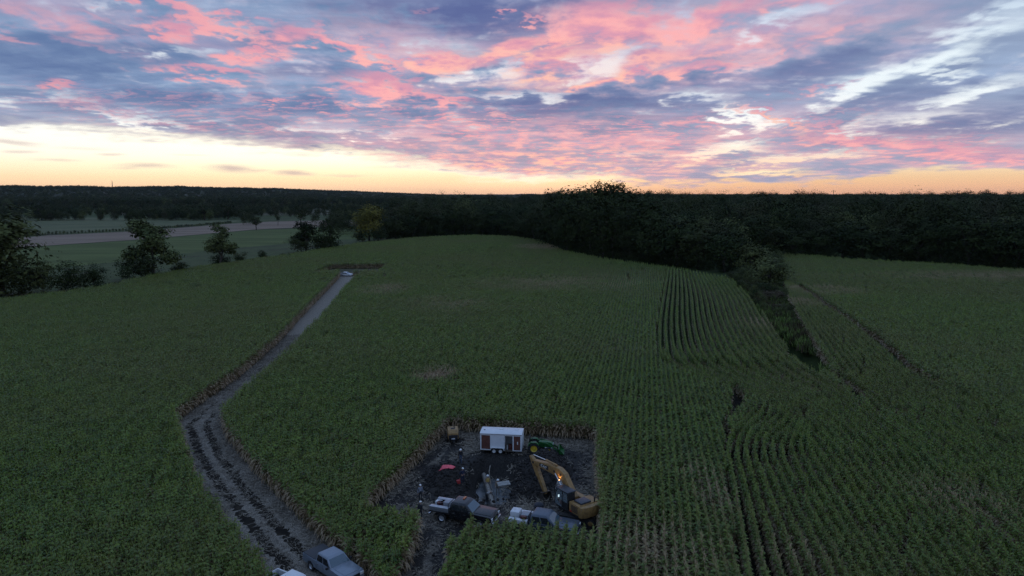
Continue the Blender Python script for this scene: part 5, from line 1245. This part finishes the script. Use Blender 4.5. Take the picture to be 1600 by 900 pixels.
for y in (y0 + .01, y1 - .01):
    MB().quad((.68, y, 1.30), (1.70, y, 1.30), (1.70, y, 1.90), (1.68, y, 1.95), .006).build('side_pane', M_CG, cab)
    MB().quad((.67, y, 1.92), (1.66, y, 1.98), (1.42, y, 2.82), (.65, y, 2.82), .006).build('side_pane', M_CG, cab); MB().quad((-.14, y, 1.9), (.56, y, 1.9), (.55, y, 2.82), (-.09, y, 2.82), .006).build('side_pane', M_CG, cab)
    MB().quad((-.16, y, 1.27), (.56, y, 1.27), (.56, y, 1.87), (-.14, y, 1.87), .012).build('door_panel', M_CAB, cab)
MB().quad((1.735, y0 + .06, 1.95), (1.735, y1 - .06, 1.95), (1.46, y1 - .06, 2.82), (1.46, y0 + .06, 2.82), .006).build('front_pane', M_CG, cab)
MB().box((.35, .88, 1.62), (.5, .5, .14)).build('seat', M_BLACK, cab, bevel=.03); MB().box((.12, .88, 1.98), (.12, .48, .7)).build('seat_back', M_BLACK, cab, bevel=.04)
ml = bpy.data.materials.new('lit_display'); ml.use_nodes = True; p = ml.node_tree.nodes['Principled BSDF']; p.inputs['Emission Color'].default_value = (.85, .95, 1, 1); p.inputs['Emission Strength'].default_value = 3.5
MB().box((1.30, 1.22, 2.12), (.04, .16, .22)).build('lit_display', ml, cab)
# boom, stick, bucket
boom = MB(); boom.prism([(.30, 1.72), (.72, 1.66), (2.25, 3.10), (2.7, 3.26), (4.5, 3.28), (6.72, 3.24), (6.98, 3.40), (6.84, 3.66), (4.4, 4.06), (2.6, 4.16), (1.8, 3.86), (.22, 2.08)], -.36, .20)
bo = boom.build('boom', M_YEL, t, bevel=.04)
for x, z in ((.48, 1.88), (2.3, 3.62), (3.3, 3.66), (6.8, 3.44)): MB().cyl((x, -.40, z), (x, .24, z), .13, .13, 14).build('pin', M_BLACK, bo)
MB().prism([(4.25, 3.42), (5.75, 3.40), (5.72, 3.72), (4.22, 3.86)], .203, .215).build('logo_plate', M_BLACK, bo)
cu = bpy.data.curves.new('lettering', 'FONT'); cu.body = 'CAT'; cu.size = .40; cu.extrude = .006; cu.align_x = 'CENTER'
to = bpy.data.objects.new('lettering', cu); C.objects.link(to); bpy.context.view_layer.update()
me = bpy.data.meshes.new_from_object(to.evaluated_get(bpy.context.evaluated_depsgraph_get())); bpy.data.objects.remove(to); me.materials.clear(); me.materials.append(mat('letter_white', (.75, .75, .72), .5))
o = link_mesh('lettering', me, bo); o.rotation_euler = (R(90), R(3.5), R(180)); o.location = (4.98, .226, 3.46); o.scale = (1.25, 1, 1)
MB().prism([(4.86, 3.46), (5.10, 3.455), (4.98, 3.60)], .226, .234).build('logo_triangle', M_YEL, bo)
for s in (-.55, .40): 
    MB().cyl((1.35, s, 1.45), (1.9, s, 2.7), .11, .11, 10).build('lift_cylinder', M_YEL, t); MB().cyl((1.9, s, 2.7), (2.9, s, 3.62), .055, .055, 8).build('lift_rod', M_CHROME, t)
MB().cyl((3.2, -.08, 4.24), (5.0, -.08, 4.22), .10, .10, 10).build('stick_cylinder', M_YEL, t); MB().cyl((5.0, -.08, 4.22), (7.05, -.08, 4.12), .05, .05, 8).build('stick_rod', M_CHROME, t)
sd = Vector((4.95 - 6.84, 0, .62 - 3.44)).normalized(); sn = Vector((-sd.z, 0, sd.x))
def SP(u, v): q = Vector((6.84, 0, 3.44)) + sd * u + sn * v; return (q.x, q.z)
stk = MB().prism([SP(-.78, .22), SP(-.78, .38), SP(-.1, .44), SP(1.2, .34), SP(3.2, .17), SP(3.4, 0), SP(3.2, -.16), SP(.4, -.20), SP(-.12, -.16)], -.27, .11).build('stick', M_YEL, t, bevel=.03)
MB().cyl((SP(-.1, .55)[0], -.08, SP(-.1, .55)[1]), (SP(1.4, .50)[0], -.08, SP(1.4, .50)[1]), .09, .09, 10).build('bucket_cylinder', M_YEL, stk); MB().cyl((SP(1.4, .5)[0], -.08, SP(1.4, .5)[1]), (SP(2.8, .40)[0], -.08, SP(2.8, .40)[1]), .045, .045, 8).build('bucket_rod', M_CHROME, stk)
e = SP(3.3, 0); bx, bz = e
bk = MB().prism([(bx + .25, bz + .10), (bx + .48, bz - .30), (bx + .38, bz - .75), (bx - .05, bz - .98), (bx - .55, bz - .85), (bx - .55, bz - .78), (bx - .08, bz - .88), (bx + .28, bz - .68), (bx + .36, bz - .30), (bx + .12, bz + .08), (bx - .15, bz + .10), (bx - .12, bz + .18)], -.62, .46).build('bucket', mat('bucket_steel', (.06, .05, .042), .6, .4, var=.3, dirt=.6), t)
for s in (-.60, .44): MB().prism([(bx + .25, bz + .08), (bx + .46, bz - .30), (bx + .36, bz - .73), (bx - .05, bz - .95), (bx - .55, bz - .83), (bx - .2, bz + .1)], s - .02, s + .02).build('bucket_cheek', mat('bucket_steel', (.06, .05, .042), .6), bk)
for k in range(5): MB().box((bx - .66, -.50 + .21 * k, bz - .82), (.24, .10, .07), (0, .15, 0)).build('tooth', mat('bucket_steel', (.06, .05, .042), .6), bk)
# lit work lamp on the side of the boom
wl = MB().box((2.28, .36, 3.06), (.14, .16, .14)).build('work_lamp', M_BLACK, t, bevel=.02)
ml2 = bpy.data.materials.new('lit_lens'); ml2.use_nodes = True; p = ml2.node_tree.nodes['Principled BSDF']; p.inputs['Emission Color'].default_value = (1, .55, .2, 1); p.inputs['Emission Strength'].default_value = 6
MB().box((2.31, .37, 3.145), (.10, .12, .02)).build('lens', ml2, wl)
ld = bpy.data.lights.new('work_lamp_light', 'SPOT'); ld.energy = 16; ld.color = (1, .58, .25); ld.spot_size = R(120); ld.shadow_soft_size = .05
lo = bpy.data.objects.new('work_lamp_light', ld); C.objects.link(lo); lo.parent = wl; lo.location = (2.34, .40, 3.20); lo.rotation_euler = Vector((.35, -.25, .9)).to_track_quat('-Z', 'Y').to_euler()
# slatted white rack standing before the cab
x, y = G(876, 769)
t = thing('slatted_rack', 'white slatted rack standing tilted between stick and cab of the excavator', 'rack', (x, y, zat(x, y)), R(12))
M_SL = mat('slat_white', (.55, .54, .52), .6, dirt=.2)
for s in (-.42, .42): MB().box((s, .12, .62), (.06, .06, 1.4), (-.25, .22, 0)).build('upright', mat('slat_frame', (.10, .09, .08), .7), t)
for k in range(6): MB().box((-.10 + .042 * k - .0, .30 - .048 * k * 1.0, .28 + .19 * k), (.84, .03, .13), (-.25, .22, 0)).build('slat', M_SL, t)

# ------------------------------------------------------------------ people
M_SKIN = mat('skin', (.36, .22, .15), .55, var=.08); M_BOOT = mat('boots', (.03, .024, .02), .8)
M_HATW = mat('hard_hat_white', (.78, .78, .76), .35, var=.03); M_EYE = mat('eye_dark', (.02, .015, .012), .3)
def person(label, loc, rz, top, trousers, hat, pose, group=None, hat_mat=None, vest=None):
    J = {'pel': (0, 0, .95), 'bel': (.0, 0, 1.10), 'che': (.0, 0, 1.32), 'nck': (.01, 0, 1.50), 'hd0': (.03, 0, 1.60), 'hd1': (.03, 0, 1.74)}
    for s, k in ((1, 'l'), (-1, 'r')):
        J.update({'hip' + k: (0, .10 * s, .90), 'kne' + k: (.03, .12 * s, .50), 'ank' + k: (-.01, .13 * s, .10), 'toe' + k: (.17, .15 * s, .045), 'sho' + k: (0, .19 * s, 1.43), 'elb' + k: (-.03, .26 * s, 1.15), 'wri' + k: (.08, .27 * s, .91), 'han' + k: (.12, .27 * s, .82)})
    for k, v in pose.items(): J[k] = v
    RAD = dict(pel=.145, bel=.135, che=.155, nck=.06, hd0=.085, hd1=.09, hip=.095, kne=.062, ank=.045, toe=.04, sho=.075, elb=.05, wri=.034, han=.036)
    E = [('pel', 'bel'), ('bel', 'che'), ('che', 'nck'), ('nck', 'hd0'), ('hd0', 'hd1')]
    for k in 'lr': E += [('pel', 'hip' + k), ('hip' + k, 'kne' + k), ('kne' + k, 'ank' + k), ('ank' + k, 'toe' + k), ('che', 'sho' + k), ('sho' + k, 'elb' + k), ('elb' + k, 'wri' + k), ('wri' + k, 'han' + k)]
    names = list(J); me = bpy.data.meshes.new('body'); me.from_pydata([J[n] for n in names], [(names.index(a), names.index(b)) for a, b in E], [])
    ob = bpy.data.objects.new('body', me); C.objects.link(ob); ob.modifiers.new('skin', 'SKIN'); sub = ob.modifiers.new('sub', 'SUBSURF'); sub.levels = 1; sub.render_levels = 1
    for i, n in enumerate(names):
        r = RAD.get(n) or RAD[n[:3]]; sv = me.skin_vertices[0].data[i]; sv.radius = (r * (1.2 if n in ('che', 'pel', 'bel') else 1), r); sv.use_root = (n == 'pel')
    bpy.context.view_layer.update(); m2 = bpy.data.meshes.new_from_object(ob.evaluated_get(bpy.context.evaluated_depsgraph_get())); bpy.data.objects.remove(ob)
    for mt_ in (top, trousers, M_SKIN, M_BOOT, M_EYE): m2.materials.append(mt_)
    segs = [(Vector(J[a]), Vector(J[b]), mi) for a, b, mi in [('pel', 'bel', 1), ('bel', 'che', 0), ('che', 'nck', 0), ('nck', 'hd0', 2), ('hd0', 'hd1', 2)] + [(a + k, b + k, mi) for k in 'lr' for a, b, mi in (('hip', 'kne', 1), ('kne', 'ank', 1), ('ank', 'toe', 3), ('sho', 'elb', 0), ('elb', 'wri', 0), ('wri', 'han', 2))]]
    for f in m2.polygons:
        f.use_smooth = True; best = 9
        for a, b, mi in segs:
            d = b - a; u = max(0, min(1, (f.center - a).dot(d) / d.length_squared)); dd = (f.center - a - d * u).length
            if dd < best: best = dd; f.material_index = mi
    # face and fingers are grown onto the same mesh
    bm = bmesh.new(); bm.from_mesh(m2); w = MB(); w.bm.free(); w.bm = bm
    hd = (Vector(J['hd0']) + Vector(J['hd1'])) / 2; up = (Vector(J['hd1']) - Vector(J['hd0'])).normalized(); fw = Vector((1, 0, 0)); fw = (fw - up * fw.dot(up)).normalized(); sd_ = up.cross(fw)
    w.mi = 2; w.cyl(hd + fw * .075 - up * .005, hd + fw * .115 - up * .03, .018, .012, 6)
    for s in (-1, 1): w.cyl(hd + sd_ * s * .078, hd + sd_ * s * .098 - fw * .01, .03, .022, 6)
    w.mi = 4
    for s in (-1, 1): w.cyl(hd + fw * .078 + sd_ * s * .032 + up * .02, hd + fw * .090 + sd_ * s * .032 + up * .02, .011, .009, 6)
    w.cyl(hd + fw * .074 - up * .06 - sd_ * .022, hd + fw * .074 - up * .06 + sd_ * .022, .007, .007, 5)
    w.mi = 2
    for k, s in (('l', 1), ('r', -1)):
        h = Vector(J['han' + k]); d = (h - Vector(J['wri' + k])).normalized(); x_ = d.cross(Vector((0, s, 0))).normalized() if abs(d.y) < .9 else Vector((1, 0, 0)); inw = x_.cross(d)
        for i, (o, Lf) in enumerate(((-.028, .062), (-.009, .074), (.010, .070), (.029, .055))):
            b0 = h + x_ * o + d * .015; b1 = b0 + d * Lf * .55 - inw * .006 * s; b2 = b1 + d * Lf * .45 - inw * .022 * s; w.cyl(b0, b1, .0095, .0085, 6); w.cyl(b1, b2, .0085, .007, 6)
        tb = h + x_ * .030 - d * .03; w.cyl(tb, tb + x_ * .028 + d * .028, .011, .010, 6); w.cyl(tb + x_ * .028 + d * .028, tb + x_ * .034 + d * .06, .010, .008, 6)
    bm.to_mesh(m2); bm.free()
    t = thing('person', label, 'person', loc, rz, group); link_mesh('body', m2, t)
    c = hd + up * .055
    if hat == 'hard':
        mb = MB(); n = 16; R_ = lambda r, h: [c + fw * (r * math.cos(2 * math.pi * i / n)) * 1.1 + sd_ * (r * math.sin(2 * math.pi * i / n)) + up * h for i in range(n)]
        mb.loft([R_(.155, .0), R_(.122, .012), R_(.118, .05), R_(.085, .10), R_(.03, .122)]); mb.build('hard_hat', hat_mat or M_HATW, t, smooth=True)
    elif hat == 'cap':
        mb = MB(); n = 14; R_ = lambda r, h: [c + fw * (r * math.cos(2 * math.pi * i / n)) + sd_ * (r * math.sin(2 * math.pi * i / n)) + up * h for i in range(n)]
        mb.loft([R_(.104, -.01), R_(.106, .03), R_(.085, .075), R_(.03, .095)]); mb.quad(c + fw * .08 - sd_ * .07, c + fw * .19 - sd_ * .05, c + fw * .19 + sd_ * .05, c + fw * .08 + sd_ * .07, .008); mb.build('cap', hat_mat or M_HATW, t, smooth=True)
    else:
        mb = MB(); n = 14; R_ = lambda r, h: [c - fw * .012 + fw * (r * math.cos(2 * math.pi * i / n)) + sd_ * (r * math.sin(2 * math.pi * i / n)) + up * h for i in range(n)]
        mb.loft([R_(.098, -.02), R_(.104, .02), R_(.085, .065), R_(.03, .085)]); mb.build('hair', hat_mat or mat('hair_dark', (.03, .02, .014), .7), t, smooth=True)
    if vest:
        mb = MB(); n = 16; ch, be = Vector(J['che']), Vector(J['bel']); ax = (ch - be).normalized(); f2 = (Vector((1, 0, 0)) - ax * ax.x).normalized(); s2 = ax.cross(f2)
        ring = lambda q, a, b: [q + f2 * (a * math.cos(2 * math.pi * i / n)) + s2 * (b * math.sin(2 * math.pi * i / n)) for i in range(n)]
        mb.loft([ring(be - ax * .08, .185, .20), ring(be + ax * .05, .18, .20), ring(ch, .19, .215), ring(ch + ax * .12, .12, .17)], caps=False); mb.build('vest', vest, t, smooth=True)
    return t
bend = lambda a: {}
BEND = {'pel': (-.10, 0, .90), 'bel': (.05, 0, 1.00), 'che': (.26, 0, 1.10), 'nck': (.42, 0, 1.17), 'hd0': (.50, 0, 1.21), 'hd1': (.61, 0, 1.27), 'hipl': (-.10, .10, .86), 'hipr': (-.10, -.10, .86), 'knel': (.06, .14, .48), 'kner': (.02, -.14, .48),
        'shol': (.30, .19, 1.13), 'shor': (.30, -.19, 1.13), 'elbl': (.40, .24, .88), 'elbr': (.40, -.24, .88), 'wril': (.52, .16, .70), 'wrir': (.52, -.14, .70), 'hanl': (.57, .13, .63), 'hanr': (.57, -.11, .63)}
WORK = {'elbl': (.06, .29, 1.16), 'elbr': (.06, -.29, 1.16), 'wril': (.28, .22, 1.05), 'wrir': (.28, -.22, 1.05), 'hanl': (.36, .20, 1.04), 'hanr': (.36, -.20, 1.04)}
HIPS = {'elbl': (-.06, .38, 1.18), 'wril': (.04, .20, 1.02), 'hanl': (.10, .15, 1.00), 'elbr': (-.06, -.38, 1.18), 'wrir': (.04, -.20, 1.02), 'hanr': (.10, -.15, 1.00)}
STEP = {'knel': (.16, .11, .52), 'ankl': (.14, .12, .11), 'toel': (.32, .13, .05), 'kner': (-.02, -.11, .50), 'ankr': (-.20, -.12, .13), 'toer': (-.04, -.13, .05)}
C_BLK = mat('cloth_black', (.014, .014, .017), .9); C_NAVY = mat('cloth_navy', (.016, .022, .050), .9); C_JEAN = mat('cloth_jeans', (.045, .065, .11), .9); C_GREY = mat('cloth_grey', (.20, .22, .26), .9)
C_TAN = mat('cloth_tan', (.26, .19, .12), .9, dirt=.3); C_MUD = mat('cloth_muddy', (.20, .175, .14), .9, dirt=.5); C_DK = mat('cloth_dark', (.022, .024, .03), .9); C_PALE = mat('cloth_pale', (.33, .32, .31), .9, dirt=.2); V_YEL = mat('vest_ochre', (.50, .33, .09), .8)
g_pe = 'workers around the pit'
def stand(px, py, z=None):
    x, y = G(px, py, 0 if z is None else z)
    if z is None:
        for _ in range(4): zz = zat(x, y); x, y = G(px, py, zz)
        return (x, y, zat(x, y))
    return (x, y, z)
person('worker in black jacket and white helmet near the far end of the pit', stand(720, 725), R(-100), C_BLK, C_JEAN, 'hard', STEP, g_pe)
person('man in navy clothes and pale cap standing between left heap and pit', stand(723, 757), R(-50), C_NAVY, C_NAVY, 'cap', HIPS, g_pe)
person('man in light grey jacket on the straw left of the soil heap', stand(657, 783), R(-65), C_GREY, C_DK, 'cap', {}, g_pe)
person('man in dark clothes at the corn corner behind the black pickup', stand(657, 811), R(60), C_DK, C_DK, 'cap', {}, g_pe)
person('worker in ochre vest and white helmet beside the pipe in the pit', stand(762, 766, -1.98), R(-70), C_TAN, C_MUD, 'hard', WORK, g_pe, vest=V_YEL)
person('worker in pale shirt bending over the pipe in the pit', stand(761, 784, -2.0), R(-25), C_PALE, C_DK, 'hair', BEND, g_pe, hat_mat=mat('hair_grey', (.35, .34, .33), .7))
person('worker in tan overalls and pale helmet at the right of the pipe', stand(778, 773, -1.98), R(-100), C_TAN, C_MUD, 'hard', WORK, g_pe)

# ------------------------------------------------------------------ evening air

m = bpy.data.materials.new('haze'); m.use_nodes = True; nt = m.node_tree; nt.nodes.clear()
mo = nt.nodes.new('ShaderNodeOutputMaterial'); pv = nt.nodes.new('ShaderNodeVolumePrincipled'); nt.links.new(pv.outputs[0], mo.inputs['Volume'])
pv.inputs['Color'].default_value = (.80, .88, 1.0, 1); pv.inputs['Density'].default_value = 0.000012; pv.inputs['Anisotropy'].default_value = .2
hz = MB().box((0, 7000, 72.5), (33000, 19000, 159)).build('haze', m); tag(hz, kind='stuff')
